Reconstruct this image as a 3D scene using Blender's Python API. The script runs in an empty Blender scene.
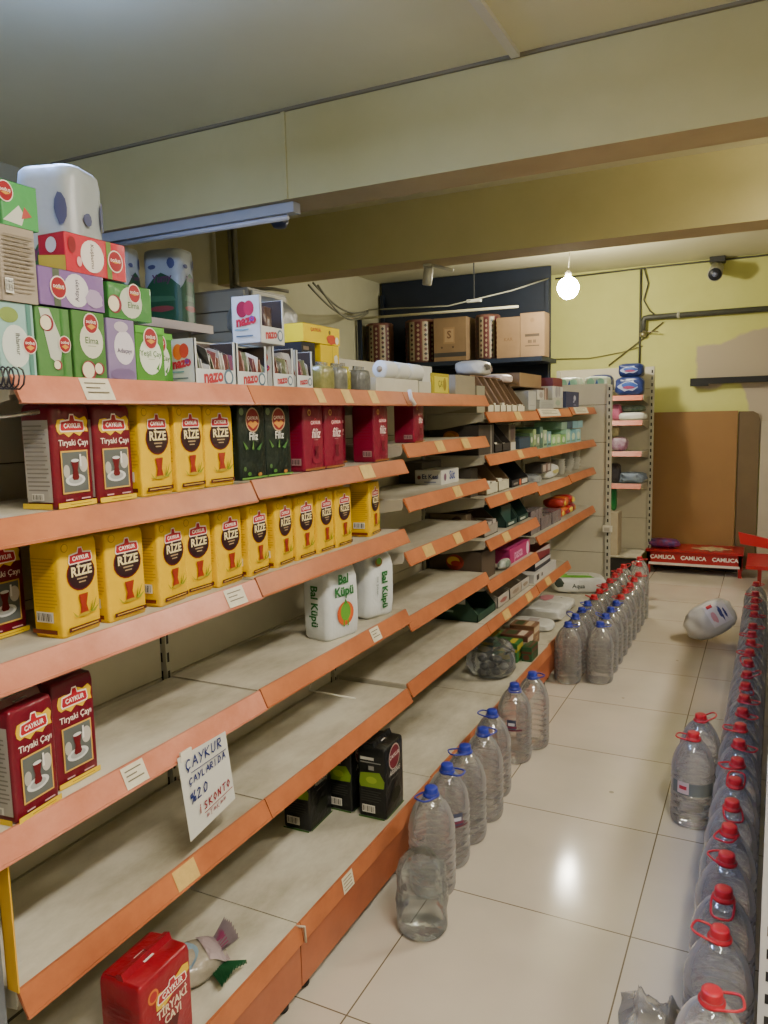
import bpy, math, random
from mathutils import Vector as V, Matrix, noise
random.seed(7)
SC = bpy.context.scene
COL = SC.collection
PI = math.pi

# ------------------------------------------------------------------ materials
def lin(h):
    h = h.lstrip('#')
    o = []
    for k in (0, 2, 4):
        c = int(h[k:k+2], 16) / 255
        o.append(c/12.92 if c <= .04045 else ((c+.055)/1.055)**2.4)
    return (*o, 1)
MATS = {}
def mat(key, color, rough=.5, metal=0, vary=0, vscale=6, dark=None, bump=0, bscale=40, trans=0, ior=1.45,
        emit=0, spec=.5, coat=0, alpha=1, stretch=None):
    if key in MATS: return MATS[key]
    m = bpy.data.materials.new(key); m.use_nodes = True
    nt = m.node_tree; b = nt.nodes['Principled BSDF']; L = nt.links.new
    b.inputs['Base Color'].default_value = lin(color)
    b.inputs['Roughness'].default_value = rough
    b.inputs['Metallic'].default_value = metal
    b.inputs['IOR'].default_value = ior
    b.inputs['Specular IOR Level'].default_value = spec
    b.inputs['Transmission Weight'].default_value = trans
    b.inputs['Coat Weight'].default_value = coat
    b.inputs['Alpha'].default_value = alpha
    if emit:
        b.inputs['Emission Color'].default_value = lin(color)
        b.inputs['Emission Strength'].default_value = emit
    if vary or bump:
        tc = nt.nodes.new('ShaderNodeTexCoord')
        src = tc.outputs['Object']
        if stretch:
            mp = nt.nodes.new('ShaderNodeMapping'); mp.inputs['Scale'].default_value = stretch
            L(src, mp.inputs['Vector']); src = mp.outputs['Vector']
    if vary:
        n = nt.nodes.new('ShaderNodeTexNoise'); n.inputs['Scale'].default_value = vscale
        n.inputs['Detail'].default_value = 8; n.inputs['Roughness'].default_value = .65
        L(src, n.inputs['Vector'])
        r = nt.nodes.new('ShaderNodeValToRGB')
        r.color_ramp.elements[0].position = .5 - .22; r.color_ramp.elements[1].position = .5 + .16
        d = lin(dark) if dark else tuple(c*(1-vary) for c in lin(color)[:3]) + (1,)
        r.color_ramp.elements[0].color = d; r.color_ramp.elements[1].color = lin(color)
        L(n.outputs['Fac'], r.inputs['Fac']); L(r.outputs['Color'], b.inputs['Base Color'])
    if bump:
        n2 = nt.nodes.new('ShaderNodeTexNoise'); n2.inputs['Scale'].default_value = bscale
        n2.inputs['Detail'].default_value = 3
        L(src, n2.inputs['Vector'])
        bp = nt.nodes.new('ShaderNodeBump'); bp.inputs['Strength'].default_value = bump
        bp.inputs['Distance'].default_value = .01
        L(n2.outputs['Fac'], bp.inputs['Height']); L(bp.outputs['Normal'], b.inputs['Normal'])
    MATS[key] = m
    return m
def ink(c):                      # printed colour
    return mat('ink_' + c, c, .4, spec=.4)
def foil(c, b=.35): return mat('foil_' + c, c, .28, bump=b, bscale=28, vary=.12, vscale=9)
def card(c): return mat('card_' + c, c, .7, vary=.16, vscale=8, bump=.05)

def thin_plastic(key, tint, haze=.12, hazecol='#dfe6ea', rough=.08, fres=1.35):
    if key in MATS: return MATS[key]
    m = bpy.data.materials.new(key); m.use_nodes = True
    nt = m.node_tree; nt.nodes.clear(); L = nt.links.new; N = nt.nodes.new
    out = N('ShaderNodeOutputMaterial')
    tr = N('ShaderNodeBsdfTransparent'); tr.inputs[0].default_value = lin(tint)
    gl = N('ShaderNodeBsdfGlossy'); gl.inputs['Roughness'].default_value = rough
    gl.inputs['Color'].default_value = (1, 1, 1, 1)
    df = N('ShaderNodeBsdfDiffuse'); df.inputs[0].default_value = lin(hazecol)
    lw = N('ShaderNodeLayerWeight'); lw.inputs['Blend'].default_value = .35
    mx = N('ShaderNodeMixShader'); mx2 = N('ShaderNodeMixShader')
    fr = N('ShaderNodeFresnel'); fr.inputs['IOR'].default_value = fres
    tc = N('ShaderNodeTexCoord'); nz = N('ShaderNodeTexNoise'); nz.inputs['Scale'].default_value = 22
    bp = N('ShaderNodeBump'); bp.inputs['Strength'].default_value = .5; bp.inputs['Distance'].default_value = .01
    L(tc.outputs['Object'], nz.inputs['Vector']); L(nz.outputs['Fac'], bp.inputs['Height'])
    L(bp.outputs['Normal'], gl.inputs['Normal']); L(bp.outputs['Normal'], fr.inputs['Normal'])
    mth = N('ShaderNodeMath'); mth.operation = 'MULTIPLY_ADD'
    mth.inputs[1].default_value = haze*2.2; mth.inputs[2].default_value = haze*.5
    L(lw.outputs['Facing'], mth.inputs[0]); L(mth.outputs[0], mx.inputs[0])
    tl = N('ShaderNodeBsdfTranslucent'); tl.inputs[0].default_value = lin(hazecol); hz = N('ShaderNodeMixShader'); hz.inputs[0].default_value = .5
    L(df.outputs[0], hz.inputs[1]); L(tl.outputs[0], hz.inputs[2])
    L(tr.outputs[0], mx.inputs[1]); L(hz.outputs[0], mx.inputs[2])
    L(fr.outputs[0], mx2.inputs[0]); L(mx.outputs[0], mx2.inputs[1]); L(gl.outputs[0], mx2.inputs[2])
    L(mx2.outputs[0], out.inputs[0])
    MATS[key] = m
    return m
def water_mat():
    if 'water' in MATS: return MATS['water']
    m = bpy.data.materials.new('water'); m.use_nodes = True
    nt = m.node_tree; nt.nodes.clear(); L = nt.links.new; N = nt.nodes.new
    out = N('ShaderNodeOutputMaterial')
    g = N('ShaderNodeBsdfGlass'); g.inputs['IOR'].default_value = 1.3; g.inputs['Roughness'].default_value = .03
    g.inputs['Color'].default_value = lin('#ffffff')
    t = N('ShaderNodeBsdfTransparent'); t.inputs[0].default_value = lin('#ffffff')
    df = N('ShaderNodeBsdfDiffuse'); df.inputs[0].default_value = lin('#dfe4e4')
    a = N('ShaderNodeMixShader'); a.inputs[0].default_value = .74
    b = N('ShaderNodeMixShader'); b.inputs[0].default_value = .0
    tc = N('ShaderNodeTexCoord'); nz = N('ShaderNodeTexNoise'); nz.inputs['Scale'].default_value = 30
    bp = N('ShaderNodeBump'); bp.inputs['Strength'].default_value = .2; bp.inputs['Distance'].default_value = .008
    L(tc.outputs['Object'], nz.inputs['Vector']); L(nz.outputs['Fac'], bp.inputs['Height']); L(bp.outputs['Normal'], g.inputs['Normal'])
    L(g.outputs[0], a.inputs[1]); L(t.outputs[0], a.inputs[2])
    L(a.outputs[0], b.inputs[1]); L(df.outputs[0], b.inputs[2]); L(b.outputs[0], out.inputs[0])
    MATS['water'] = m
    return m

# ------------------------------------------------------------------ mesh builder
TEXT = {}
def text_geo(s, bold, shear):
    k = (s, bold, shear)
    if k not in TEXT:
        c = bpy.data.curves.new('t', 'FONT'); c.body = s; c.align_x = 'CENTER'; c.align_y = 'CENTER'
        c.resolution_u = 2; c.offset = bold; c.shear = shear
        o = bpy.data.objects.new('t', c); me = o.to_mesh()
        TEXT[k] = ([tuple(v.co) for v in me.vertices], [tuple(p.vertices) for p in me.polygons])
        o.to_mesh_clear(); bpy.data.objects.remove(o); bpy.data.curves.remove(c)
    return TEXT[k]

class MB:
    def __init__(s): s.v = []; s.f = []; s.fm = []; s.sm = []; s.mats = []; s.xf = None
    def mi(s, m):
        if isinstance(m, str): m = ink(m)
        if m not in s.mats: s.mats.append(m)
        return s.mats.index(m)
    def add(s, vs, fs, m, smooth=False):
        k = len(s.v); i = s.mi(m)
        for p in vs:
            p = V(p)
            s.v.append(tuple(s.xf @ p) if s.xf else tuple(p))
        for f in fs:
            s.f.append(tuple(a+k for a in f)); s.fm.append(i); s.sm.append(smooth)
        return s
    def box(s, x0, x1, y0, y1, z0, z1, m):
        v = [(x, y, z) for x in (x0, x1) for y in (y0, y1) for z in (z0, z1)]
        return s.add(v, [(0,1,3,2),(4,6,7,5),(0,4,5,1),(2,3,7,6),(0,2,6,4),(1,5,7,3)], m)
    def rings(s, rings, m, smooth=True, cap0=True, cap1=True, closed=True):
        n = len(rings[0]); vs = [p for r in rings for p in r]; fs = []
        for a in range(len(rings)-1):
            for k in range(n if closed else n-1):
                k2 = (k+1) % n
                fs.append((a*n+k, a*n+k2, (a+1)*n+k2, (a+1)*n+k))
        if cap0: fs.append(tuple(range(n))[::-1])
        if cap1: fs.append(tuple((len(rings)-1)*n+k for k in range(n)))
        return s.add(vs, fs, m, smooth)
    def lathe(s, prof, m, n=24, c=(0,0,0), smooth=True, cap0=True, cap1=True, wob=None):
        R = []
        for j, (r, z) in enumerate(prof):
            R.append([(c[0]+(r*(1+(wob(a, z) if wob else 0)))*math.cos(2*PI*a/n), c[1]+(r*(1+(wob(a, z) if wob else 0)))*math.sin(2*PI*a/n), c[2]+z) for a in range(n)])
        return s.rings(R, m, smooth, cap0, cap1)
    def tube(s, pts, r, m, n=8, closed=False, smooth=True):
        pts = [V(p) for p in pts]; R = []; N = len(pts); up = V((0, 0, 1)); last = None
        for k, p in enumerate(pts):
            a = pts[(k-1) % N] if (closed or k) else p
            b = pts[(k+1) % N] if (closed or k < N-1) else p
            t = (b-a).normalized()
            if last is None:
                u = t.cross(up)
                if u.length < .1: u = t.cross(V((1, 0, 0)))
            else: u = last - t*last.dot(t)
            u.normalize(); last = u; w = t.cross(u)
            rr = r[k] if isinstance(r, (list, tuple)) else r
            R.append([tuple(p + (u*math.cos(2*PI*j/n) + w*math.sin(2*PI*j/n))*rr) for j in range(n)])
        if closed: R.append(R[0]); return s.rings(R, m, smooth, False, False)
        return s.rings(R, m, smooth)
    def prism(s, poly, axis, a0, a1, m):
        """poly in the two other axes (order x,z for axis y / y,z for axis x / x,y for axis z)"""
        def P(p, a):
            return {'y': (p[0], a, p[1]), 'x': (a, p[0], p[1]), 'z': (p[0], p[1], a)}[axis]
        return s.rings([[P(p, a0) for p in poly], [P(p, a1) for p in poly]], m, False)
    def face(s, O, U, W, m, items, eps=.0008, w=1, h=1):
        """flat printed marks on a face. O lower-left corner, U right, W up, w,h face size in metres"""
        O = V(O); U = V(U); W = V(W); N = U.cross(W)
        for q, it in enumerate(items):
            o = O + N*(eps*(1 + q*.35)); k = it[0]
            def P(u, v): return tuple(o + U*(u*w) + W*(v*h))
            if k == 'r': s.add([P(it[1], it[2]), P(it[3], it[2]), P(it[3], it[4]), P(it[1], it[4])], [(0, 1, 2, 3)], it[5])
            elif k == 'e':
                c = o + U*(it[1]*w) + W*(it[2]*h); n = 20
                s.add([tuple(c + U*(it[3]*w*math.cos(2*PI*a/n)) + W*(it[4]*w*math.sin(2*PI*a/n))) for a in range(n)], [tuple(range(n))], it[5])
            elif k == 'p': s.add([P(*a) for a in it[1]], [tuple(range(len(it[1])))], it[2])
            elif k == 't':
                vs, fs = text_geo(it[1], it[6] if len(it) > 6 else .01, it[7] if len(it) > 7 else 0)
                sz = it[4]*w; rot = it[8] if len(it) > 8 else 0; sx = it[9] if len(it) > 9 else 1
                cr, sr = math.cos(rot), math.sin(rot); c = o + U*(it[2]*w) + W*(it[3]*h)
                s.add([tuple(c + U*((x*sx*cr - y*sr)*sz) + W*((x*sx*sr + y*cr)*sz)) for x, y, z in vs], fs, it[5])
        return s
    def drape(s, v0, f0, fn, levels=2):
        """cut the faces made since (v0, f0) finer and lay their vertices on a curved surface"""
        fs, ms = s.f[f0:], s.fm[f0:]; del s.f[f0:], s.fm[f0:], s.sm[f0:]
        for f, m in zip(fs, ms):
            P = [V(s.v[i]) for i in f]; ext = max((a-P[0]).length for a in P)
            if len(f) > 20 or ext < .012:
                k = len(s.v); s.v += [tuple(p) for p in P]; s.f.append(tuple(range(k, k+len(P)))); s.fm.append(m); s.sm.append(False); continue
            c = sum(P, V())/len(P); T = [(c, P[i], P[(i+1) % len(P)]) for i in range(len(P))]
            for _ in range(levels):
                T = [t for a, b, d in T for t in ((a, (a+b)/2, (a+d)/2), ((a+b)/2, b, (b+d)/2), ((a+d)/2, (b+d)/2, d), ((a+b)/2, (b+d)/2, (a+d)/2))]
            for t in T:
                k = len(s.v); s.v += [tuple(p) for p in t]; s.f.append((k, k+1, k+2)); s.fm.append(m); s.sm.append(False)
        for i in range(v0, len(s.v)): s.v[i] = fn(s.v[i])
    def build(s, name, parent=None, loc=None, rotz=0):
        me = bpy.data.meshes.new(name); me.from_pydata(s.v, [], s.f)
        for m in s.mats: me.materials.append(m)
        me.polygons.foreach_set('material_index', s.fm); me.polygons.foreach_set('use_smooth', s.sm)
        me.update()
        o = bpy.data.objects.new(name, me); COL.objects.link(o)
        if parent: o.parent = parent
        if loc: o.location = loc
        o.rotation_euler = (0, 0, rotz)
        return o
def tag(o, label=None, cat=None, group=None, kind=None):
    if label: o['label'] = label
    if cat: o['category'] = cat
    if group: o['group'] = group
    if kind: o['kind'] = kind
    return o
def empty(name, loc, rotz=0):
    o = bpy.data.objects.new(name, None); COL.objects.link(o); o.location = loc; o.rotation_euler = (0, 0, rotz)
    o.empty_display_size = .05
    return o
def dup(root, loc, rot=(0, 0, 0), label=None, scale=None):
    c = root.copy(); COL.objects.link(c); c.location = loc; c.rotation_euler = rot
    if scale: c.scale = scale
    if label: c['label'] = label
    for ch in root.children:
        d = ch.copy(); COL.objects.link(d); d.parent = c
        for g in ch.children:
            e = g.copy(); COL.objects.link(e); e.parent = d
    return c
def struct(o): o['kind'] = 'structure'; return o
ORD = ['first','second','third','fourth','fifth','sixth','seventh','eighth','ninth','tenth','eleventh','twelfth','thirteenth','fourteenth','fifteenth','sixteenth','seventeenth','eighteenth','nineteenth','twentieth','twenty-first','twenty-second','twenty-third','twenty-fourth','twenty-fifth']

# ------------------------------------------------------------------ camera
R = Matrix(((0.896, -0.035, 0.442), (0.443, 0.12, -0.888), (-0.022, 0.992, 0.123)))
def ortho():
    f = 770.
    dy = V((384, 104, -f)).normalized(); up = V((-146., 6050, 770)); up -= up.dot(dy)*dy; up.normalize()
    return Matrix((dy.cross(up), dy, up))
cam = bpy.data.cameras.new('camera'); cam.sensor_fit = 'VERTICAL'; cam.sensor_height = 24; cam.lens = 24*770/1024
cam.clip_start = .02
co = bpy.data.objects.new('camera', cam); COL.objects.link(co)
co.matrix_world = Matrix.Translation((0, 0, 1.5)) @ ortho().to_4x4()
SC.camera = co

# ------------------------------------------------------------------ room
XL, XR, YB, YF, ZC = -3.65, 2.1, 7.9, -2.2, 2.87
def floor_mat():
    m = mat('floor_tile', '#cfc2a9', .16, spec=.36); nt = m.node_tree; b = nt.nodes['Principled BSDF']; L = nt.links.new; N = nt.nodes.new
    tc = N('ShaderNodeTexCoord'); mp = N('ShaderNodeMapping'); mp.inputs['Location'].default_value = (.302, -2.135+.0, 0)
    L(tc.outputs['Object'], mp.inputs['Vector'])
    br = N('ShaderNodeTexBrick'); br.offset = 0; br.squash = 1
    br.inputs['Scale'].default_value = 1; br.inputs['Brick Width'].default_value = .6; br.inputs['Row Height'].default_value = .6
    br.inputs['Mortar Size'].default_value = .0022; br.inputs['Mortar Smooth'].default_value = .1
    br.inputs['Color1'].default_value = lin('#c9c0b0'); br.inputs['Color2'].default_value = lin('#c5bbab')
    br.inputs['Mortar'].default_value = lin('#6f6350')
    L(mp.outputs['Vector'], br.inputs['Vector'])
    n = N('ShaderNodeTexNoise'); n.inputs['Scale'].default_value = 2.2; n.inputs['Detail'].default_value = 7; L(tc.outputs['Object'], n.inputs['Vector'])
    r = N('ShaderNodeValToRGB'); r.color_ramp.elements[0].position = .3; r.color_ramp.elements[0].color = (.84, .84, .84, 1); r.color_ramp.elements[1].position = .7
    L(n.outputs['Fac'], r.inputs['Fac'])
    mx = N('ShaderNodeMix'); mx.data_type = 'RGBA'; mx.blend_type = 'MULTIPLY'; mx.inputs['Factor'].default_value = 1
    L(br.outputs['Color'], mx.inputs['A']); L(r.outputs['Color'], mx.inputs['B'])
    # sparse dark specks of dirt
    v = N('ShaderNodeTexVoronoi'); v.inputs['Scale'].default_value = 3.1; L(tc.outputs['Object'], v.inputs['Vector'])
    lt = N('ShaderNodeMath'); lt.operation = 'LESS_THAN'; lt.inputs[1].default_value = .03; L(v.outputs['Distance'], lt.inputs[0])
    sc = N('ShaderNodeMath'); sc.operation = 'MULTIPLY'; sc.inputs[1].default_value = .5; L(lt.outputs[0], sc.inputs[0])
    mx2 = N('ShaderNodeMix'); mx2.data_type = 'RGBA'; L(sc.outputs[0], mx2.inputs['Factor']); L(mx.outputs['Result'], mx2.inputs['A']); mx2.inputs['B'].default_value = lin('#5e5444')
    L(mx2.outputs['Result'], b.inputs['Base Color'])
    n3 = N('ShaderNodeTexNoise'); n3.inputs['Scale'].default_value = 5; n3.inputs['Detail'].default_value = 6; L(tc.outputs['Object'], n3.inputs['Vector'])
    rr = N('ShaderNodeMapRange'); rr.inputs['To Min'].default_value = .08; rr.inputs['To Max'].default_value = .15; L(n3.outputs['Fac'], rr.inputs['Value']); L(rr.outputs[0], b.inputs['Roughness'])
    return m
WY = mat('wall_yellow', '#d0cc7a', .8, vary=1, vscale=1.3, dark='#c2bd6e', bump=.12, bscale=14)
WO = mat('wall_olive', '#aeac92', .8, vary=1, vscale=1.1, dark='#9f9d82', bump=.12, bscale=12)
CE = mat('ceiling_paint', '#d2ceac', .85, vary=1, vscale=.8, dark='#c8c4a0', bump=.06, bscale=10)  # ceiling tone yellowed to carry the warm lamp light in its colour
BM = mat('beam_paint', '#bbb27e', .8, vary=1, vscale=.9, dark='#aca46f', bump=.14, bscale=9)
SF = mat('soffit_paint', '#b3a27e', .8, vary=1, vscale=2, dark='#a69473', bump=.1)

struct(MB().box(XL-.1, XR+.1, YF-.1, YB+.1, -.1, 0, floor_mat()).build('floor'))
struct(MB().box(XL-.1, XR+.1, YF-.1, YB+.1, ZC, ZC+.1, CE).build('ceiling'))
struct(MB().box(XL-.1, XL, YF, YB, 0, ZC, WO).build('wall_left'))
struct(MB().box(XR, XR+.1, YF, YB, 0, ZC, WO).build('wall_right'))
struct(MB().box(XL, XR, YF-.1, YF, 0, ZC, WO).build('wall_front'))
# back wall with the unpainted grey plaster patch inside its material
mw = mat('wall_back_paint', '#d3d482', .8, vary=1, vscale=1.5, dark='#c8c876', bump=.14, bscale=11)
def plaster(m):
    nt = m.node_tree; b = nt.nodes['Principled BSDF']; L = nt.links.new; N = nt.nodes.new
    src = b.inputs['Base Color'].links[0].from_socket
    tc = N('ShaderNodeTexCoord'); sp = N('ShaderNodeSeparateXYZ')
    nz = N('ShaderNodeTexNoise'); nz.inputs['Scale'].default_value = 3.5; nz.inputs['Detail'].default_value = 6
    ad = N('ShaderNodeMix'); ad.data_type = 'RGBA'; ad.blend_type = 'LINEAR_LIGHT'; ad.inputs['Factor'].default_value = .09
    L(tc.outputs['Object'], nz.inputs['Vector']); L(tc.outputs['Object'], ad.inputs['A']); L(nz.outputs['Color'], ad.inputs['B'])
    L(ad.outputs['Result'], sp.inputs[0])
    def cmp(sock, thr, gt=True):
        q = N('ShaderNodeMapRange'); q.inputs['From Min'].default_value = thr-.012; q.inputs['From Max'].default_value = thr+.012
        if not gt: q.inputs['To Min'].default_value = 1; q.inputs['To Max'].default_value = 0
        L(sock, q.inputs['Value']); return q.outputs[0]
    def op(a, c, o):
        q = N('ShaderNodeMath'); q.operation = o; L(a, q.inputs[0])
        if isinstance(c, (int, float)): q.inputs[1].default_value = c
        else: L(c, q.inputs[1])
        return q.outputs[0]
    x, z = sp.outputs['X'], sp.outputs['Z']
    # top edge rises to the right: z < 2.07 + .28*(x+.6)
    top = op(op(x, .28, 'MULTIPLY'), 2.23, 'ADD'); dz = op(top, z, 'SUBTRACT')
    A = op(cmp(x, -.60), cmp(dz, 0), 'MULTIPLY'); A = op(A, cmp(z, 1.70), 'MULTIPLY')
    lim = op(op(z, -.35, 'MULTIPLY'), .38, 'ADD'); dx = op(x, lim, 'SUBTRACT')
    B = op(cmp(dx, 0), cmp(z, 1.72, False), 'MULTIPLY')
    M = op(A, B, 'MAXIMUM')
    mx = N('ShaderNodeMix'); mx.data_type = 'RGBA'; L(M, mx.inputs['Factor']); L(src, mx.inputs['A']); mx.inputs['B'].default_value = lin('#b5a894')
    # damp stain near the camera
    L(mx.outputs['Result'], b.inputs['Base Color'])
plaster(mw)
struct(MB().box(XL, XR, YB, YB+.1, 0, ZC, mw).build('wall_back'))
# beams crossing the ceiling
def beam(name, y0, y1, z0):
    b = MB(); b.add([(XL, y0, z0), (XR, y0, z0), (XR, y0, ZC), (XL, y0, ZC)], [(0, 1, 2, 3)], BM)
    b.add([(XL, y1, z0), (XR, y1, z0), (XR, y1, ZC), (XL, y1, ZC)], [(3, 2, 1, 0)], BM)
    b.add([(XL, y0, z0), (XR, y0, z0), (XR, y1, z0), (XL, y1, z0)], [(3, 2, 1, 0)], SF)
    return struct(b.build(name))
beam('trim_1', 3.07, 3.29, 2.485)
beam('trim_2', 4.68, 4.93, 2.485)
# narrow cable cover on the ceiling, seam of the beam
tr = MB().box(-.93, -.895, 1.2, 3.05, ZC-.018, ZC, mat('cover_white', '#c9c6b4', .5)); struct(tr.build('trim_3'))
struct(MB().box(XL, XR, 3.055, 3.07, ZC-.012, ZC, mat('gap_dark', '#77705a', .8)).build('trim_4'))
struct(MB().box(-1.995, -1.975, 3.06, 3.07, 2.485, ZC, BM).build('trim_5'))

# ------------------------------------------------------------------ shelving on the left
XB = -1.43; XFD = -1.128
DK = mat('shelf_deck_enamel', '#ccc7b5', .45, vary=1, vscale=5, dark='#8d8570', stretch=(1.0, .5, 1))
DKW = mat('shelf_side_enamel', '#aba592', .5, vary=.2, vscale=5)
PN = mat('back_panel_enamel', '#c2bba4', .5, vary=.14, vscale=3)
UP = mat('upright_enamel', '#b9b5a2', .45, vary=.12, vscale=6)
SLOT = ink('#1c1a18')
RAIL = mat('price_rail_orange', '#b96e42', .38, vary=1, vscale=7, dark='#985430', stretch=(1, .7, 1), bump=.08, bscale=14)
RAILP = mat('price_rail_faded_lit', '#cc866c', .32, vary=1, vscale=9, dark='#b0674a', stretch=(1, .8, 1), bump=.08, bscale=14)  # near rails: faded orange, with the strong light on them painted in
KICK = mat('kick_orange', '#ad623e', .4, vary=1, vscale=4, dark='#8f4c2e', bump=.1, bscale=9)
TAPE = mat('tape_yellowed', '#d2b169', .35, vary=.25, vscale=40)
TAGM = mat('price_paper', '#d6cfb6', .5, vary=.15, vscale=60)
BASEZ = .215
def shelf(parent, y0, y1, z, rail=RAIL, tags=(), tapes=(), xr=XFD):
    b = MB(); b.box(XB+.02, xr, y0+.003, y1-.003, z-.004, z, DK)
    b.box(xr-.004, xr, y0+.003, y1-.003, z-.03, z-.004, DK)
    b.box(XB+.02, XB+.024, y0+.003, y1-.003, z-.03, z-.004, DK)
    s = b.build('shelf', parent)
    for a in (y0+.004, y1-.008):
        q = MB(); q.prism([(XB+.015, z-.075), (XB+.015, z-.005), (xr-.004, z-.005), (xr-.004, z-.038), (XB+.1, z-.072)], 'y', a, a+.004, DKW)
        q.build('bracket', s)
    r = MB(); t = .003
    x0, xo = xr+.001, xr+.027
    r.prism([(x0, z+.003), (x0+.006, z+.003), (xo, z-.040), (xo-.004, z-.043), (x0, z-.005)], 'y', y0+.002, y1-.002, rail)
    r.prism([(xo-.006, z-.046), (xo+.002, z-.044), (xo+.001, z-.039), (xo-.004, z-.039)], 'y', y0+.002, y1-.002, rail)
    L_ = math.hypot(xo-x0-.006, .043); Wd = V((-(xo-x0-.006), 0, .043)).normalized()
    O = (xo+.0005, 0, z-.040)
    ro = r.build('price_rail', s)
    def strip(nm, ya, yb, m, lines):
        q = MB(); it = [('r', 0, .04, 1, .96, m)]
        for k in range(lines): it.append(('r', .12, .72-k*.2, .85-.25*(k % 2), .78-k*.2, ink('#6a6250')))
        q.face((O[0], ya, O[2]), (0, 1, 0), Wd, None, it, eps=.0012, w=yb-ya, h=L_)
        q.build(nm, ro)
    for ya, yb in tags: strip('price_tag', ya, yb, TAGM, 3)
    for ya, yb in tapes: strip('tape_strip', ya, yb, TAPE, 0)
    return s
def upright(parent, x, y, z1, name='upright', axis='y', w=.028, slot=.05, z0=0):
    b = MB(); b.box(x-.018, x+.012, y-w/2, y+w/2, z0, z1, UP)
    k = .06
    while k < z1-.03:
        if axis == 'y': # slots look toward the camera side, -y, and front +x
            b.face((x-.008, y-w/2, k), (1, 0, 0), (0, 0, 1), None, [('r', 0, 0, 1, 1, SLOT)], w=.008, h=.026)
            b.face((x+.012, y-.004, k), (0, 1, 0), (0, 0, 1), None, [('r', 0, 0, 1, 1, SLOT)], w=.008, h=.026)
        k += slot
    return b.build(name, parent)
def bay(y0, y1, levels, label, first=False, last=False, base=(-1.03, True), baserail=RAIL, ztop=1.72):
    root = empty('gondola_shelf', (-1.25, (y0+y1)/2, 0))
    tag(root, label, 'shelf', 'run of orange-lipped shelf bays on the left')
    root.location = (0, 0, 0)
    b = MB()
    z = .22
    while z < ztop-.01:
        zz = min(z+.3, ztop); b.box(XB-.006, XB, y0+.014, y1-.014, z+.0015, zz-.0015, PN); z = zz
    b.box(XB-.012, XB-.006, y0+.01, y1-.01, .2, ztop, ink('#55503f'))
    b.build('back_panel', root)
    upright(root, XB, y0, ztop+.02, w=.014)
    if last: upright(root, XB, y1, ztop+.02, w=.014)
    for lv in levels: shelf(root, y0+lv.get('a', 0), y1, lv['z'], lv.get('rail', RAIL), lv.get('tags', ()), lv.get('tapes', ()))
    xk = base[0]
    d = MB().box(XB+.002, xk-.002, y0+.002, y1-.002, BASEZ-.006, BASEZ, DK).build('base_deck', root)
    r = MB(); r.prism([(xk-.004, BASEZ+.004), (xk+.003, BASEZ+.004), (xk+.012, BASEZ-.046), (xk-.004, BASEZ-.046)], 'y', y0+.001, y1-.001, baserail)
    ro = r.build('price_rail', d)
    for ya, yb in lev_tags_base.get(round(y0, 2), ()):
        q = MB(); q.face((xk+.0122, ya, BASEZ-.044), (0, 1, 0), V((-.009, 0, .05)).normalized(), None, [('r', 0, 0, 1, 1, TAGM)]+[('r', .1, .75-.2*k, .85, .82-.2*k, ink('#8a7f68')) for k in range(4)], w=yb-ya, h=.046); q.build('price_tag', ro)
    k = MB(); k.box(xk-.006, xk+.001, y0+.002, y1-.002, .04, BASEZ-.047, KICK)
    k.build('kick_panel', root)
    for yy in (y0+.05, y1-.05):
        f = MB(); f.lathe([(.014, 0), (.022, .004), (.022, .014), (.012, .02), (.009, .05)], mat('rubber_black', '#1b1a19', .6), 14, (xk-.035, yy, 0)); f.build('foot', root)
        f = MB(); f.lathe([(.014, 0), (.022, .004), (.022, .014), (.012, .02), (.009, .05)], MATS['rubber_black'], 14, (XB+.04, yy, 0)); f.build('foot', root)
        q = MB(); q.box(XB-.01, xk-.008, yy-.012, yy+.012, .05, .09, UP); q.build('base_bracket', root)
    return root
lev_tags_base = {1.53: ((1.74, 1.80),)}
TG = .05
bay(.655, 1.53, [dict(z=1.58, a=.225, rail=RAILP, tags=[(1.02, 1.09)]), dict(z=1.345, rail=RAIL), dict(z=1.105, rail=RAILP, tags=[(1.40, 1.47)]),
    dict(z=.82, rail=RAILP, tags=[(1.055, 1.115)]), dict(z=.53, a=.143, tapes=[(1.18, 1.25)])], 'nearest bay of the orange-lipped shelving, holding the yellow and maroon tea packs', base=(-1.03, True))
bay(1.53, 2.41, [dict(z=1.58, tapes=[(1.83, 1.87), (1.98, 2.03), (2.15, 2.2)]), dict(z=1.35, tapes=[(2.08, 2.16)]), dict(z=1.108), dict(z=.822, tags=[(2.12, 2.18)]), dict(z=.53)],
    'second bay of the orange-lipped shelving, with crimson packs and two white sugar bags', base=(-1.03, True))
bay(2.41, 3.28, [dict(z=1.58), dict(z=1.402, tapes=[(2.68, 2.76), (2.96, 3.04)]), dict(z=1.213, tapes=[(2.86, 2.94)]), dict(z=1.023, tapes=[(2.55, 2.64), (2.86, 2.94)]), dict(z=.787), dict(z=.546)],
    'nearly empty third bay of the orange-lipped shelving with six close-set shelves', base=(-1.035, True))
bay(3.28, 4.13, [dict(z=1.508, tapes=[(3.7, 3.8)]), dict(z=1.316, tapes=[(3.75, 3.83)]), dict(z=1.124, tapes=[(3.55, 3.63)]), dict(z=.93, tapes=[(3.5, 3.6)]), dict(z=.737), dict(z=.546, tapes=[(3.5, 3.6), (3.9, 4.0)])],
    'fourth bay of the orange-lipped shelving, packed with brown cartons', base=(-1.045, True), ztop=1.7)
bay(4.13, 4.90, [dict(z=1.52, tags=[(4.15, 4.6)]), dict(z=1.30), dict(z=1.095), dict(z=.82), dict(z=.55, tapes=[(4.3, 4.4)])],
    'fifth bay of the orange-lipped shelving, behind the double bottle rows', base=(-1.05, True), ztop=1.7)
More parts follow.
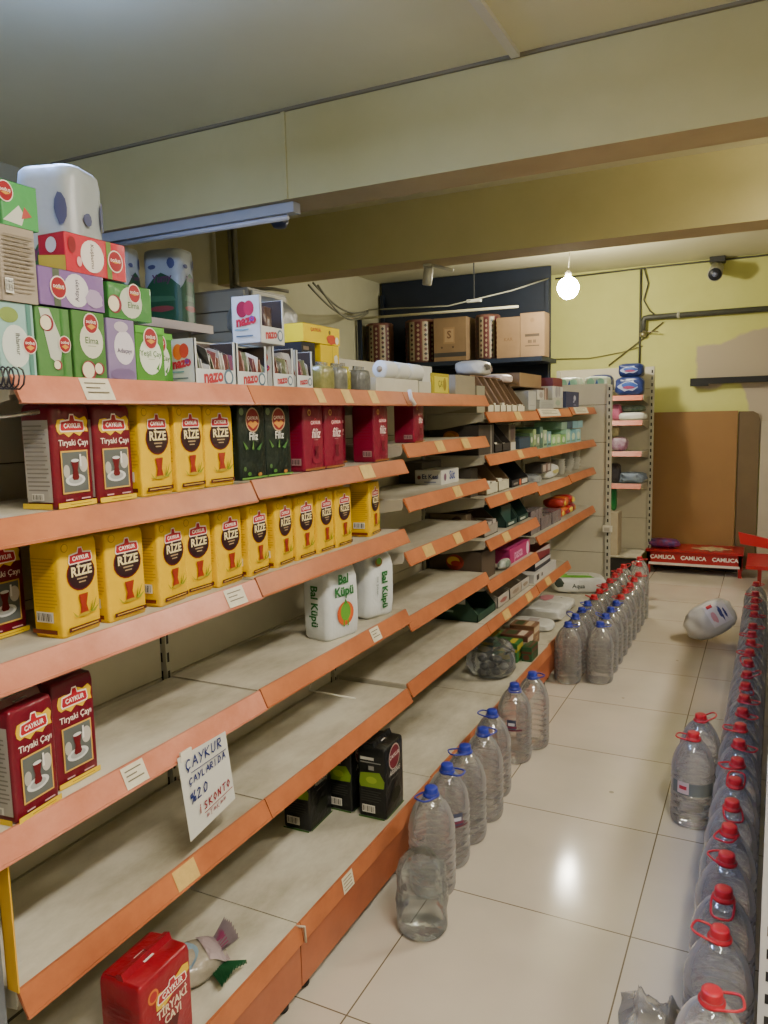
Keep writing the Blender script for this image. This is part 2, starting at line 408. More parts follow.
bay(4.90, 5.68, [dict(z=1.53, tags=[(5.0, 5.4)]), dict(z=1.30), dict(z=1.10), dict(z=.82)],
    'farthest bay of the orange-lipped shelving, against the beige end panels', last=False, base=(-1.05, True), ztop=1.7)

# beige gondola standing across the end of the run (its back faces the camera)
eg = tag(empty('gondola_shelf', (0, 0, 0)), 'beige gondola turned across the aisle end, showing its blank seamed back', 'shelf')
b = MB()
for k in range(6):
    b.box(XB-.02, -1.035, 5.715, 5.725, .2+k*.27+.002 if k else .03, .2+(k+1)*.27-.002, PN)
b.box(XB-.02, -1.035, 5.725, 5.73, .03, 1.82-.002, ink('#4a4538'))
b.v = [(x, y, min(z, 1.70)) for x, y, z in b.v]
b.build('back_panel', eg)
u = MB(); u.box(-1.035, -1.003, 5.70, 5.74, 0, 1.69, UP)
k = .05
while k < 1.66:
    u.face((-1.024, 5.70, k), (1, 0, 0), (0, 0, 1), None, [('r', 0, 0, 1, 1, SLOT)], w=.011, h=.024); k += .05
u.build('upright', eg)
MB().box(XB-.02, -1.04, 5.74, 6.05, 1.645, 1.66, DK).build('shelf', eg)
q = MB(); q.box(-1.05, -.985, 5.675, 5.70, .63, .675, mat('socket_white', '#cfcabb', .4)); q.box(-1.04, -1.0, 5.673, 5.675, .64, .665, ink('#a9a493')); q.build('clip_box', eg)

# rack standing in front of the back wall
rk = tag(empty('wall_rack', (0, 0, 0)), 'tall beige rack with short orange-lipped shelves left of the brown board', 'shelf')
b = MB()
for k in range(6): b.box(-1.80, -.975, 7.5, 7.51, .2+k*.3+.002, min(.2+(k+1)*.3-.002, 1.90), PN)
b.box(-1.80, -.975, 7.51, 7.52, .2, 1.9, ink('#4a4538'))
b.build('back_panel', rk)
u = MB(); u.box(-.975, -.94, 7.48, 7.53, 0, 1.90, UP); k = .1
while k < 1.87:
    u.face((-.964, 7.48, k), (1, 0, 0), (0, 0, 1), None, [('r', 0, 0, 1, 1, SLOT)], w=.013, h=.03); k += .06
u.build('upright', rk)
u = MB(); u.box(-1.835, -1.8, 7.48, 7.53, 0, 1.90, UP); u.build('upright', rk)
for z in (1.635, 1.415, 1.14, .85):
    s = MB().box(-1.80, -.98, 7.14, 7.5, z-.01, z, DK).build('shelf', rk)
    MB().prism([(7.14, z+.004), (7.115, z-.04), (7.12, z-.044), (7.145, z-.01)], 'x', -1.80, -.99, mat('rack_rail', '#b04e24', .4)).build('price_rail', s)
    MB().prism([(7.14, z-.04), (7.14, z-.004), (7.5, z-.004), (7.5, z-.08)], 'x', -.986, -.981, DKW).build('bracket', s)
MB().box(-1.80, -.98, 7.02, 7.5, .2, .21, DK).build('base_deck', rk)
MB().box(-1.80, -.98, 7.03, 7.04, .03, .19, ink('#242220')).build('kick_panel', rk)
MB().box(-1.035, -1.005, 7.015, 7.025, .04, .17, ink('#d8d4c8')).build('floor_label', rk)

# navy rack with boxes and rolled rugs
NV = mat('navy_steel', '#1a2334', .5, vary=.3, vscale=4)
nr = tag(empty('navy_rack', (0, 0, 0)), 'dark navy storage rack in the back left corner carrying rugs and cartons', 'rack')
MB().box(-3.62, -1.86, 7.33, 7.36, .02, 2.86, NV).build('back_panel', nr)
for z in (2.0, 1.35, .65): MB().box(-3.62, -1.80, 6.8, 7.33, z-.04, z, NV).build('shelf', nr)
for x, ys in ((-3.62, (6.78, 7.29)), (-1.90, (7.29,))):
    for y in ys: MB().box(x, x+.035, y-.0, y+.03, 0, 2.45 if y < 7 else 2.74, NV).build('upright', nr)
MB().tube([(-3.62, 6.76, 2.45), (-2.0, 6.76, 2.435)], .012, mat('pipe_white', '#b8b49b', .4)).build('rail', nr)
def ruglike(x0, x1, lab):
    b = MB(); r = (x1-x0)/2; cx = (x0+x1)/2; cy = 6.98; b.lathe([(r*.85, 2.002), (r, 2.01), (r, 2.40), (r*.9, 2.41), (r*.3, 2.40)], mat('rug_tan', '#6d4a40', .9, vary=.3, vscale=30, bump=.3, bscale=80), 28, (cx, cy, 0))
    # woven bands wrapped on the roll
    def patch(a0, a1, z0, z1, m, e):
        n = 3; vs = []
        for i in range(n+1):
            a = a0+(a1-a0)*i/n
            for z in (z0, z1): vs.append((cx+(r+e)*math.cos(a), cy+(r+e)*math.sin(a), z))
        b.add(vs, [(2*i, 2*i+2, 2*i+3, 2*i+1) for i in range(n)], m)
    mr, mc, mk = ink('#4f2428'), ink('#8d8068'), ink('#232020')
    for a0, wd, bg in ((-2.7, .28, mr), (-2.35, .3, mk), (-1.98, .36, mc), (-1.55, .34, mr), (-1.12, .4, mc), (-.65, .3, mr)):
        patch(a0, a0+wd, 2.02, 2.385, bg, .002)
        for j in range(8):
            z = 2.035+j*.044; mm = {mr: mc, mc: (mk if j % 2 else mr), mk: mr}[bg]
            patch(a0+wd*.25, a0+wd*.75, z, z+.012, mm, .004); patch(a0+wd*.38, a0+wd*.62, z-.008, z+.02, mm, .0045)
    tag(b.build('rolled_rug'), lab, 'rug', 'rolled rugs on the navy rack')
ruglike(-3.61, -3.34, 'red and cream patterned rolled rug, leftmost on the navy rack')
ruglike(-3.18, -2.87, 'patterned rolled rug with a cream edge, left of the tall carton with a dark band')
ruglike(-2.47, -2.24, 'narrow upright rolled rug between the two groups of cartons')
def carton(name, x0, x1, y0, y1, z0, z1, c, items, lab, cat='box', group=None, side='#'):
    b = MB(); b.box(0, x1-x0, 0, y1-y0, 0, z1-z0, card(c)); w, h = x1-x0, z1-z0
    b.face((0, 0, 0), (1, 0, 0), (0, 0, 1), None, [('r', .49, .0, .51, 1, card('#8d7352'))] if side == 't' else [], w=w, h=h)
    b.face((0, 0, 0), (1, 0, 0), (0, 0, 1), None, items, w=w, h=h)
    b.face((0, 0, z1-z0), (1, 0, 0), (0, 1, 0), None, [('r', 0, .49, 1, .51, ink('#5b4a35'))], w=w, h=y1-y0)
    o = b.build(name, None, (x0, y0, z0)); return tag(o, lab, cat, group)
carton('cardboard_carton', -2.84, -2.52, 6.84, 7.2, 2.001, 2.40, '#7f674b', [('r', .0, .1, 1, .2, '#3d3a38'), ('r', .3, .4, .66, .78, '#8d7252'), ('r', .34, .44, .62, .74, '#a08565'), ('t', 'S', .48, .6, .3, '#6b4f38', .03), ('e', .25, .32, .03, .03, '#4b3a2b'), ('e', .6, .32, .03, .03, '#4b3a2b')], 'brown carton with a dark bottom band and framed mark, right of two rolled rugs', 'box', 'cartons on the navy rack')  # rack carton browns darkened to paint in the shade of this corner
carton('cardboard_carton', -2.225, -2.01, 6.84, 7.1, 2.001, 2.36, '#83694d', [('r', 0, .8, 1, .803, '#7b6248'), ('t', 'KAR', .5, .45, .2, '#6b5238', .02)], 'plain brown carton right of the narrow rolled rug on the navy rack', 'box', 'cartons on the navy rack')
carton('cardboard_carton', -2.005, -1.79, 6.84, 7.02, 2.001, 2.385, '#8a7053', [('e', .5, .83, .09, .09, '#7d6449'), ('r', .2, .46, .8, .52, '#4a3f35'), ('t', 'ııı', .4, .36, .25, '#4a3f35', .03), ('t', 'ıı', .6, .36, .25, '#4a3f35', .03), ('r', .2, .24, .8, .26, '#4a3f35')], 'tall brown carton with dark printing at the right end of the navy rack', 'box', 'cartons on the navy rack')

# ------------------------------------------------------------------ tea packs
def rr_ring(w, d, r, z, n=4, sx=1, sy=1):
    P = []
    for cx, cy, a0 in ((w/2-r, d/2-r, 0), (-w/2+r, d/2-r, PI/2), (-w/2+r, -d/2+r, PI), (w/2-r, -d/2+r, 1.5*PI)):
        for k in range(n+1):
            a = a0+PI/2*k/n; P.append(((cx+r*math.cos(a))*sx, (cy+r*math.sin(a))*sy, z))
    return P
def bar(u0, v0, u1, v1, col='#1b1a18', bg='#dcd8cc'):
    it = [('r', u0, v0, u1, v1, bg)]; n = 9
    for k in range(n):
        a = u0+(u1-u0)*(k+.6)/(n+.6); it.append(('r', a, v0+.15*(v1-v0), a+(u1-u0)*(.03+.03*(k % 3 == 0)), v1-.12*(v1-v0), col))
    return it
def lines(u0, u1, v0, v1, n, col):
    return [('r', u0, v0+(v1-v0)*k/n, u1-(.12*(u1-u0) if k % 3 == 0 else 0), v0+(v1-v0)*(k+.35)/n, col) for k in range(n)]
def pack(name, W, D, H, body, front, side, fold=True, foldmat=None, sticker=True, foldtip=.012, seal=None):
    """origin base centre, printed front on +X (across = Y), printed side on -Y"""
    b = MB(); prof = [(.0, .95), (.006, .99), (.03, 1.0), (H*.5, 1.0), (H*.92, 1.0), (H-.006, .975), (H, .93)]
    b.rings([rr_ring(D, W, .006, z, 3, s, s) for z, s in prof], body)
    b.face((D/2, -W/2, 0), (0, 1, 0), (0, 0, 1), None, front, w=W, h=H)
    b.face((-D/2, -W/2, 0), (1, 0, 0), (0, 0, 1), None, side, w=D, h=H)
    o = b.build(name)
    if fold:
        f = MB(); f.prism([(-.006, H-.002), (.010, H-.002), (.004, H+foldtip), (-.010, H+foldtip*.7)], 'y', -W*.47, W*.47, foldmat or body)
        f.prism([(-D*.42, H-.001), (.0, H-.001), (-.0, H+.006), (-D*.40, H+.001)], 'y', -W*.46, W*.46, foldmat or body)
        if sticker:
            f.face((.013, -.014, H+.0005), (0, 1, 0), (-1, 0, 0), None, [('r', 0, 0, 1, 1, '#d9d6cd')]+[('r', .1+.12*k, .1, .15+.12*k, .8, '#3a3835') for k in range(6)], w=.028, h=.03, eps=.004)
        f.build('folded_top', o)
    return o
GLASS = lambda u, v, s, c='#7d2418': ('p', [(u-.5*s, v+s*.95), (u-.28*s, v+.45*s), (u-.45*s, v+.12*s), (u-.3*s, v), (u+.3*s, v), (u+.45*s, v+.12*s), (u+.28*s, v+.45*s), (u+.5*s, v+s*.95)], c)
def blob(u, v, ru, rv, n=18, j=.18, seed=1):
    rnd = random.Random(seed)
    return [(u+ru*math.cos(2*PI*k/n)*(1+rnd.uniform(-j, j)), v+rv*math.sin(2*PI*k/n)*(1+rnd.uniform(-j, j))) for k in range(n)]
def banner(u, v, s, red='#a81626', fg='#f1e6dc', t='ÇAYKUR', rim='#efe3d6'):
    h = s*.56
    return [('p', [(u-s*.55, v-.1*h), (u-s*.5, v+.16*h), (u-.14*s, v+.2*h), (u-.09*s, v+.36*h), (u+.09*s, v+.36*h), (u+.14*s, v+.2*h), (u+s*.5, v+.16*h), (u+s*.55, v-.1*h), (u+s*.5, v-.18*h), (u-s*.5, v-.18*h)], rim),
            ('p', [(u-s*.51, v-.08*h), (u-s*.47, v+.12*h), (u-.11*s, v+.16*h), (u-.07*s, v+.32*h), (u+.07*s, v+.32*h), (u+.11*s, v+.16*h), (u+s*.47, v+.12*h), (u+s*.51, v-.08*h), (u+s*.47, v-.14*h), (u-s*.47, v-.14*h)], red),
            ('t', t, u, v-.0*s, .2*s, fg, .03, 0, 0, .95)]
tir_front = ([('p', [(.12, .80), (.16, .86), (.3, .87), (.45, .85), (.6, .90), (.72, .87), (.86, .895), (.93, .85), (.9, .79), (.93, .74), (.8, .745), (.7, .70), (.55, .735), (.42, .69), (.3, .73), (.2, .72), (.14, .75)], '#d9b21c')]
    + banner(.52, .80, .58) + [('t', 'Tiryaki Çayı', .52, .635, .155, '#e9dccd', .012, 0, 0, 1.0)]
    + [('r', .17, .14, .86, .56, '#c9a14a'), ('r', .20, .155, .83, .545, '#5a5e5b'), ('e', .5, .27, .25, .11, '#c9cac7'), ('e', .5, .27, .18, .07, '#9fa3a2'), ('e', .72, .42, .11, .15, '#b9b3a8'), ('e', .28, .36, .08, .12, '#a9a59c'), GLASS(.5, .27, .2, '#5e0f16'), ('e', .5, .46, .1, .03, '#cfd0cf'), ('r', .62, .40, .66, .52, '#dcdad4'),
       ('r', .2, .075, .38, .088, '#caa0a4'), ('r', .6, .075, .84, .088, '#caa0a4'), ('r', 0.01, .008, .99, .06, '#d8b61f'), ('r', .3, .03, .85, .036, '#8d6a10')])
tir_side = [('r', .08, .07, .92, .86, '#a9a39b')] + lines(.14, .86, .18, .84, 16, '#7a736c') + bar(.3, .09, .7, .155) + [('r', 0.01, .008, .99, .06, '#d8b61f')]
riz_front = ([('e', .16, .93, .085, .085, '#a8820e'), ('e', .16, .93, .07, .07, '#e3b50b'), ('e', .53, .635, .36, .34, '#5d0f16'), ('e', .53, .635, .33, .31, '#2a1316')]
    + banner(.53, .80, .56) + [('t', 'RİZE', .53, .66, .26, '#ead9a0', .03, 0, 0, .95), ('r', .4, .575, .66, .59, '#a58e6c'), ('r', .44, .54, .62, .553, '#a58e6c'), GLASS(.53, .19, .24, '#8e2a17'), ('e', .53, .2, .17, .035, '#a98d1c'),
       ('p', [(.70, .2), (.86, .36), (.78, .24)], '#74801c'), ('p', [(.68, .2), (.92, .27), (.8, .2)], '#87902a'), ('p', [(.67, .2), (.74, .33), (.72, .22)], '#5e6f1a'), ('p', [(.36, .19), (.22, .26), (.3, .19)], '#9d9420'),
       ('r', .1, .055, .93, .10, '#4a1a12'), ('r', .16, .072, .85, .082, '#c9a94a')])
riz_side = lines(.12, .88, .32, .86, 15, '#c39a10') + bar(.2, .17, .78, .28) + [('r', .08, .055, .92, .10, '#6a2a12')]
fg_front = [('e', .12, .90, .08, .08, '#6d7f58'), ('e', .52, .79, .26, .27, '#b9a07a'), ('e', .52, .79, .23, .24, '#8a1c24'), ('t', 'ÇAYKUR', .52, .815, .10, '#eadfd0', .02), ('p', [(.32, .74), (.44, .78), (.52, .75), (.6, .78), (.72, .74), (.52, .67)], '#c98a3a'),
            ('t', 'Filiz', .52, .57, .24, '#dcdcd2', .015, 0, 0, .9), ('p', [(.3, .42), (.12, .52), (.22, .40)], '#4f7a3a'), ('p', [(.45, .4), (.5, .52), (.52, .4)], '#5f8a40'), ('p', [(.6, .4), (.86, .5), (.72, .38)], '#3d6a36'),
            ('e', .15, .15, .05, .05, '#4a6a3a'), ('e', .7, .06, .08, .04, '#a5702e'), ('e', .3, .08, .07, .04, '#4a7a30'), ('r', .02, .01, .98, .035, '#5e8a3a')]
fr_front = [('e', .3, .88, .08, .08, '#c9a155'), ('e', .3, .88, .05, .05, '#8a3a30'), ('p', [(.32, .70), (.35, .75), (.5, .76), (.58, .80), (.66, .76), (.82, .75), (.85, .70)], '#c9606a'), ('p', [(.34, .706), (.37, .744), (.5, .752), (.58, .79), (.66, .752), (.8, .744), (.83, .706)], '#a3142e'),
            ('t', 'ÇAYKUR', .585, .727, .12, '#ead0cc', .02), ('t', 'filiz', .58, .56, .34, '#ecd9d4', .01, .25, 0, .95), ('r', .48, .465, .68, .472, '#d9a0a4'), ('e', .6, .17, .22, .1, '#7d1430'), GLASS(.6, .18, .2, '#5f0c22'), ('r', .02, .015, .98, .045, '#8a5a2a')]
bk_front = [('e', .5, .80, .30, .30, '#b5a59a'), ('e', .5, .80, .27, .27, '#6b1526'), ('t', 'ÇAYKUR', .5, .82, .13, '#dccfc4', .02), ('t', 'Altınbaş', .5, .60, .17, '#c9c6bc', .01, .2), ('r', .3, .5, .72, .507, '#8a887e'), ('p', blob(.5, .25, .25, .1, seed=5), '#171c12'), ('r', .02, .01, .98, .03, '#3e6a2a')]
bk_side = [('r', .1, .83, .6, .87, '#b9b6ae'), ('r', .1, .79, .85, .805, '#84827c'), ('r', .4, .69, .6, .75, '#8a8882'), ('p', [(.05, .5), (.1, .64), (.8, .67), (.98, .55), (.95, .45), (.1, .44)], '#6f8a24'), ('e', .5, .55, .2, .12, '#8fa530')] + lines(.12, .85, .24, .42, 5, '#3a3a36') + bar(.15, .08, .62, .19) + [('r', .02, .01, .98, .03, '#3e6a2a')]
PW = .1
T_TIR = pack('tea_pack', PW, .07, .188, foil('#690e20', .25), tir_front, tir_side)
T_RIZ = pack('tea_pack', PW, .07, .188, foil('#e6b800', .3), riz_front, riz_side)
T_FG = pack('tea_pack', .115, .07, .188, foil('#14201a', .5), fg_front, lines(.2, .8, .3, .8, 9, '#3b4a3f'))
T_FR = pack('tea_pack', .112, .08, .188, foil('#7c0f2e', .35), fr_front, lines(.15, .85, .4, .85, 9, '#7d1026') + bar(.5, .1, .9, .2, bg='#b08a8a'))
T_BK = pack('tea_pack', .142, .097, .235, foil('#121413', .5), bk_front, bk_side, foldtip=.016)
USED = set()
def put(proto, x, y, z, rz, label, cat='tea pack', group=None, scale=None):
    if proto.name not in USED:
        USED.add(proto.name); o = proto; o.location = (x, y, z); o.rotation_euler = (0, 0, rz)
        if scale: o.scale = scale
    else: o = dup(proto, (x, y, z), (0, 0, rz), scale=scale)
    o['label'] = label; o['category'] = cat
    for k in ('group',):
        if k in o: del o[k]
    if group: o['group'] = group
    return o
FX = -1.152   # plane of the pack fronts
z2, z3, z4 = 1.3455, 1.1055, .8205
put(T_TIR, FX-.035, 1.022, z2, .10, 'maroon tea pack with a white text side, first on the shelf below the top', group='maroon tea packs with a glass photo')
put(T_TIR, FX-.035, 1.126, z2, .03, 'maroon tea pack touching the first yellow pack of its shelf', group='maroon tea packs with a glass photo')
for k, (y, rz) in enumerate(((1.243, .06), (1.350, .05), (1.462, -.06))):
    put(T_RIZ, FX-.035-.004*(k == 2), y, z2+.0, rz, f'yellow tea pack with dark oval, {ORD[k]} of three on the shelf below the top', group='yellow tea packs on the shelf below the top', scale=(1, 1, 1.0))
put(T_FG, FX-.04, 1.592, z2+.005, .02, 'glossy black-green tea pack right beside the yellow packs', group='black-green tea packs')
put(T_FG, FX-.04, 1.709, z2+.005, -.03, 'glossy black-green tea pack touching the crimson packs, with a bright glare', group='black-green tea packs')
put(T_FR, FX-.045, 1.885, z2+.005, .02, 'crimson tea pack next to the black-green packs', group='crimson tea packs')
put(T_FR, FX-.045, 2.003, z2+.005, 0, 'crimson tea pack, second from the black-green packs', group='crimson tea packs')
put(T_FR, FX-.125, 2.165, z2+.005, .04, 'crimson tea pack set back in shadow between the front crimson packs', group='crimson tea packs')
put(T_FR, FX-.045, 2.315, z2+.005, .02, 'crimson tea pack alone at the right end of its shelf', group='crimson tea packs')
put(T_FR, FX-.045, 2.63, 1.4025, .1, 'dark crimson pack alone on the second shelf of the nearly empty bay', group='crimson tea packs', scale=(1, 1, .76))
rz_pos = [(1.018, .08), (1.138, .02), (1.272, .10), (1.368, -.02), (1.474, .05), (1.592, .09), (1.71, .10), (1.818, .02), (1.928, .04), (2.038, 0)]
for k, (y, rz) in enumerate(rz_pos):
    put(T_RIZ, FX-.035-(.008 if k in (3,) else 0), y, z3, rz, f'yellow tea pack with dark oval, {ORD[k]} from the left in the long row', group='yellow tea packs in the long row', scale=(1, 1.06 if k in (1, 4) else 1, .96))
put(T_RIZ, FX-.045, 2.262, z3, .12, 'yellow tea pack standing alone right of the long yellow row', group='yellow tea packs in the long row', scale=(1, 1, .96))
put(T_TIR, -1.30, .94, z3, .05, 'shadowed maroon tea pack behind the left end of the long yellow row', group='maroon tea packs with a glass photo')
put(T_TIR, -1.30, .835, z3, .05, 'shadowed maroon tea pack at the picture edge behind the yellow row', group='maroon tea packs with a glass photo')
put(T_TIR, -1.165, .873, z4, .10, 'front one of two maroon tea packs standing on the empty middle shelf', group='two maroon tea packs on the middle shelf', scale=(1, 1.0, 1.06))
put(T_TIR, -1.195, .992, z4, .0, 'rear one of two maroon tea packs standing on the empty middle shelf', group='two maroon tea packs on the middle shelf', scale=(1, 1.0, 1.08))
# large red pack on the base deck
big_front = ([('e', .24, .80, .1, .1, '#d1761f'), ('e', .24, .80, .07, .07, '#a51c22'), ('p', [(.28, .72), (.34, .78), (.45, .76), (.7, .80), (.82, .84), (.94, .82), (.95, .74), (.8, .68), (.6, .65), (.45, .60), (.28, .62)], '#dcb51c')] + banner(.6, .71, .55) +
             [('t', 'TİRYAKİ', .58, .55, .17, '#e6d3b6', .025, 0, 0, .9), ('t', 'ÇAYI', .58, .44, .17, '#e6d3b6', .025, 0, 0, .9), GLASS(.55, .12, .3, '#4e0b12'), ('r', .05, .03, .95, .08, '#d8b61f')])
T_BIG = pack('tea_pack', .148, .105, .202, foil('#8e0e20', .35), big_front, lines(.2, .8, .3, .8, 9, '#7d0f1e'), foldtip=.014)
put(T_BIG, -1.098, 1.068, BASEZ, .02, 'large bright red tea pack on the bottom deck at the picture foot')
# black packs on the base deck
put(T_BK, -1.10, 2.145, BASEZ, .02, 'black tea pack with silver seal, frontmost of three on the bottom deck', group='black tea packs on the bottom deck')
put(T_BK, -1.222, 2.145, BASEZ, .02, 'black tea pack on the bottom deck, middle one, half under the shelf lip', group='black tea packs on the bottom deck')
put(T_BK, -1.285, 1.985, BASEZ, .03, 'black tea pack nearest the back panel, mostly hidden by the shelf lip', group='black tea packs on the bottom deck')

# ------------------------------------------------------------------ sugar bags
def sugar(name, W, D, H, front, side, lab, loc, rz, tilt=0):
    b = MB(); body = mat('sugar_bag', '#cfd3d2', .35, bump=.45, bscale=26, vary=.06)
    prof = [(0, .90, .85), (.01, .98, .96), (.05, 1.0, 1.02), (H*.45, 1.0, 1.02), (H*.78, .98, .98), (H*.91, .97, .72), (H*.975, .97, .3), (H, .96, .1)]
    b.rings([rr_ring(D, W, .018, z, 4, sd, sw) for z, sw, sd in prof], body)
    b.face((D/2*1.05+.001, -W/2, 0), (0, 1, 0), (0, 0, 1), None, front, w=W, h=H)
    b.face((-D/2, -W/2*1.0-.001, 0), (1, 0, 0), (0, 0, 1), None, side, w=D, h=H)
    o = b.build(name, None, loc, rz); o.rotation_euler = (tilt, 0, rz)
    f = MB(); f.box(-.004, .004, -W*.42, W*.42, H-.012, H+.012, body); f.build('crimped_seal', o)
    tag(o, lab, 'sugar bag', 'white sugar bags'); return o
gr = '#2b6a35'
sug = [('t', 'Bal', .48, .78, .27, gr, .04), ('t', 'Küpü', .5, .62, .27, gr, .04), ('e', .52, .33, .25, .25, '#c65a2a'), ('e', .52, .35, .15, .19, '#5f9a34'), ('p', [(.47, .45), (.52, .53), (.58, .46)], '#3f7a2a'), ('r', .44, .16, .48, .24, '#5f9a34'), ('r', .56, .16, .6, .24, '#5f9a34')]
sugar('sugar_bag', .150, .105, .238, sug, [('t', 'Bal Küpü', .5, .45, .38, gr, .03, 0, -PI/2, .9)], 'white sugar bag with green lettering and a round orange emblem on its front', (-1.205, 2.035, z4+.001), -.22, 0)
sugar('sugar_bag', .145, .095, .22, [('e', .35, .86, .13, .10, '#7a5a2a'), ('e', .35, .88, .08, .08, '#4f8a34'), ('t', 'Bal Küpü', .58, .42, .27, gr, .04, 0, -PI/2+.05, .9), ('t', 'toz şeker', .32, .5, .11, '#7d8a80', .01, 0, -PI/2)], [('r', .3, .3, .6, .7, '#c3c9c6')],
      'white sugar bag with sideways lettering, farther one leaning slightly', (-1.205, 2.30, z4+.003), -.22, -.05)

# ------------------------------------------------------------------ handwritten sale sign
ST = {'A': [[(0,0),(.45,1),(.9,0)],[(.2,.4),(.7,.4)]], 'Y': [[(0,1),(.4,.5)],[(.85,1),(.2,-.1)]], 'K': [[(0,0),(0,1)],[(.7,1),(.05,.5),(.75,0)]], 'U': [[(0,1),(.05,.15),(.35,0),(.65,.2),(.7,1)]],
      'R': [[(0,0),(0,1),(.55,.95),(.6,.6),(.05,.5),(.7,0)]], 'C': [[(.7,.85),(.4,1),(.05,.7),(.05,.3),(.35,0),(.7,.15)],[(.35,0),(.42,-.16),(.25,-.25)]], 'L': [[(0,1),(0,0),(.6,0)]], 'I': [[(.2,1),(.2,0)]],
      'D': [[(0,0),(0,1),(.4,.95),(.7,.5),(.4,.05),(0,0)]], '%': [[(0,.9),(.25,1),(.3,.6),(.05,.55),(0,.9)],[(.75,1.1),(.2,-.1)],[(.6,.4),(.85,.45),(.85,.05),(.6,0),(.6,.4)]],
      '2': [[(0,.8),(.3,1),(.6,.8),(.05,0),(.7,0)]], '0': [[(.35,1),(.05,.6),(.2,0),(.6,.1),(.7,.7),(.35,1)]], 'i': [[(.2,.85),(.2,0)],[(.15,1.12),(.25,1.12)]], 'S': [[(.6,.9),(.2,1),(.05,.7),(.55,.4),(.5,.05),(0,.05)]],
      'O': [[(.35,1),(.02,.5),(.35,0),(.7,.5),(.35,1)]], 'N': [[(0,0),(0,1),(.65,0),(.65,1)]], 'T': [[(0,1),(.8,1)],[(.4,1),(.4,0)]], 'z': [[(0,.3),(.2,.9),(.4,.2),(.6,.8),(.8,.3)]]}
def strokes(b, word, u, v, s, m, slope, O, U, W, wd=.0022, eps=.0012):
    O = V(O); N = U.cross(W); x = u
    for ch in word:
        for pl in ST[ch]:
            P = [O + U*(x+p[0]*s*.8) + W*(v+p[1]*s+slope*(x+p[0]*s*.8-u)) + N*eps for p in pl]
            for a, c in zip(P, P[1:]):
                d = (c-a).normalized(); n = N.cross(d)*wd/2; e = d*wd*.3
                b.add([tuple(a-n-e), tuple(c-n+e), tuple(c+n+e), tuple(a+n-e)], [(0, 1, 2, 3)], m)
        x += s*.95
O = V((-1.092, 1.215, .60)); 
sg = MB(); paper = mat('sign_paper', '#cfcfc6', .6, vary=.05)
sg.add([(-1.092, 1.215, .592), (-1.090, 1.372, .618), (-1.0935, 1.352, .79), (-1.0935, 1.19, .792)], [(0, 1, 2, 3)], paper)
sg.add([(-1.0925, 1.215, .592), (-1.0905, 1.372, .618), (-1.094, 1.352, .79), (-1.094, 1.19, .792)], [(3, 2, 1, 0)], paper)
BL = mat('marker_blue', '#23306e', .6); RD = mat('marker_red', '#8e2436', .6)
U_, W_ = V((0, 1, 0)), V((-.008, 0, 1)).normalized(); Oo = (-1.0905, 0, .6)
strokes(sg, 'CAYKUR', 1.212, .755-.6, .0225, BL, .06, Oo, U_, W_, .0034)
strokes(sg, 'CAYLARIDA', 1.220, .719-.6, .0148, BL, .10, Oo, U_, W_, .003)
strokes(sg, '%20', 1.222, .676-.6, .022, BL, .15, Oo, U_, W_, .0034)
strokes(sg, 'iSKONTO', 1.248, .641-.6, .0168, RD, .17, Oo, U_, W_, .0032)
strokes(sg, 'zTzKzz', 1.27, .619-.6, .0125, mat('marker_faint', '#9a5a62', .6), .17, Oo, U_, W_, .0016)
for (a, c, m) in (((1.225, .746), (1.345, .751), BL), ((1.262, .636), (1.362, .652), RD)):
    P = [V((-1.0888, a[0], a[1])), V((-1.0888, c[0], c[1]))]; n = V((0, 0, .001))
    sg.add([tuple(P[0]-n), tuple(P[1]-n), tuple(P[1]+n), tuple(P[0]+n)], [(0, 1, 2, 3)], m)
o = tag(sg.build('sale_sign'), 'handwritten white paper sign in blue and red marker hanging from a shelf lip', 'sign')
MB().box(-1.0965, -1.0925, 1.2, 1.235, .778, .80, mat('clear_tape', '#ded9c9', .2)).build('tape', o)

# ------------------------------------------------------------------ water bottles
def blabel(kind):
    b = MB(); r = .0765; n = 10
    def patch(a0, a1, z0, z1, m, e=0):
        vs = []
        for i in range(n+1):
            a = a0+(a1-a0)*i/n
            for z in (z0, z1): vs.append(((r+e)*math.cos(a), (r+e)*math.sin(a), z))
        b.add(vs, [(2*i, 2*i+2, 2*i+3, 2*i+1) for i in range(n)], m, True)
    if kind == 'logo':
        patch(-1.9, -.9, .148, .154, ink('#5a1c34')); patch(-1.75, -1.25, .155, .195, ink('#39405c'), .0005); patch(-1.68, -1.32, .17, .182, ink('#c9ccd8'), .001); patch(-1.8, -1.2, .160, .168, ink('#7a2a48'), .001)
    if kind == 'band':
        patch(-2.6, -.5, .125, .17, mat('band_grey', '#5d6a6e', .3, alpha=.7)); patch(-2.3, -1.75, .13, .172, ink('#b9a9ac'), .0006); patch(-2.2, -1.85, .145, .158, ink('#a82a3c'), .001)
    return b
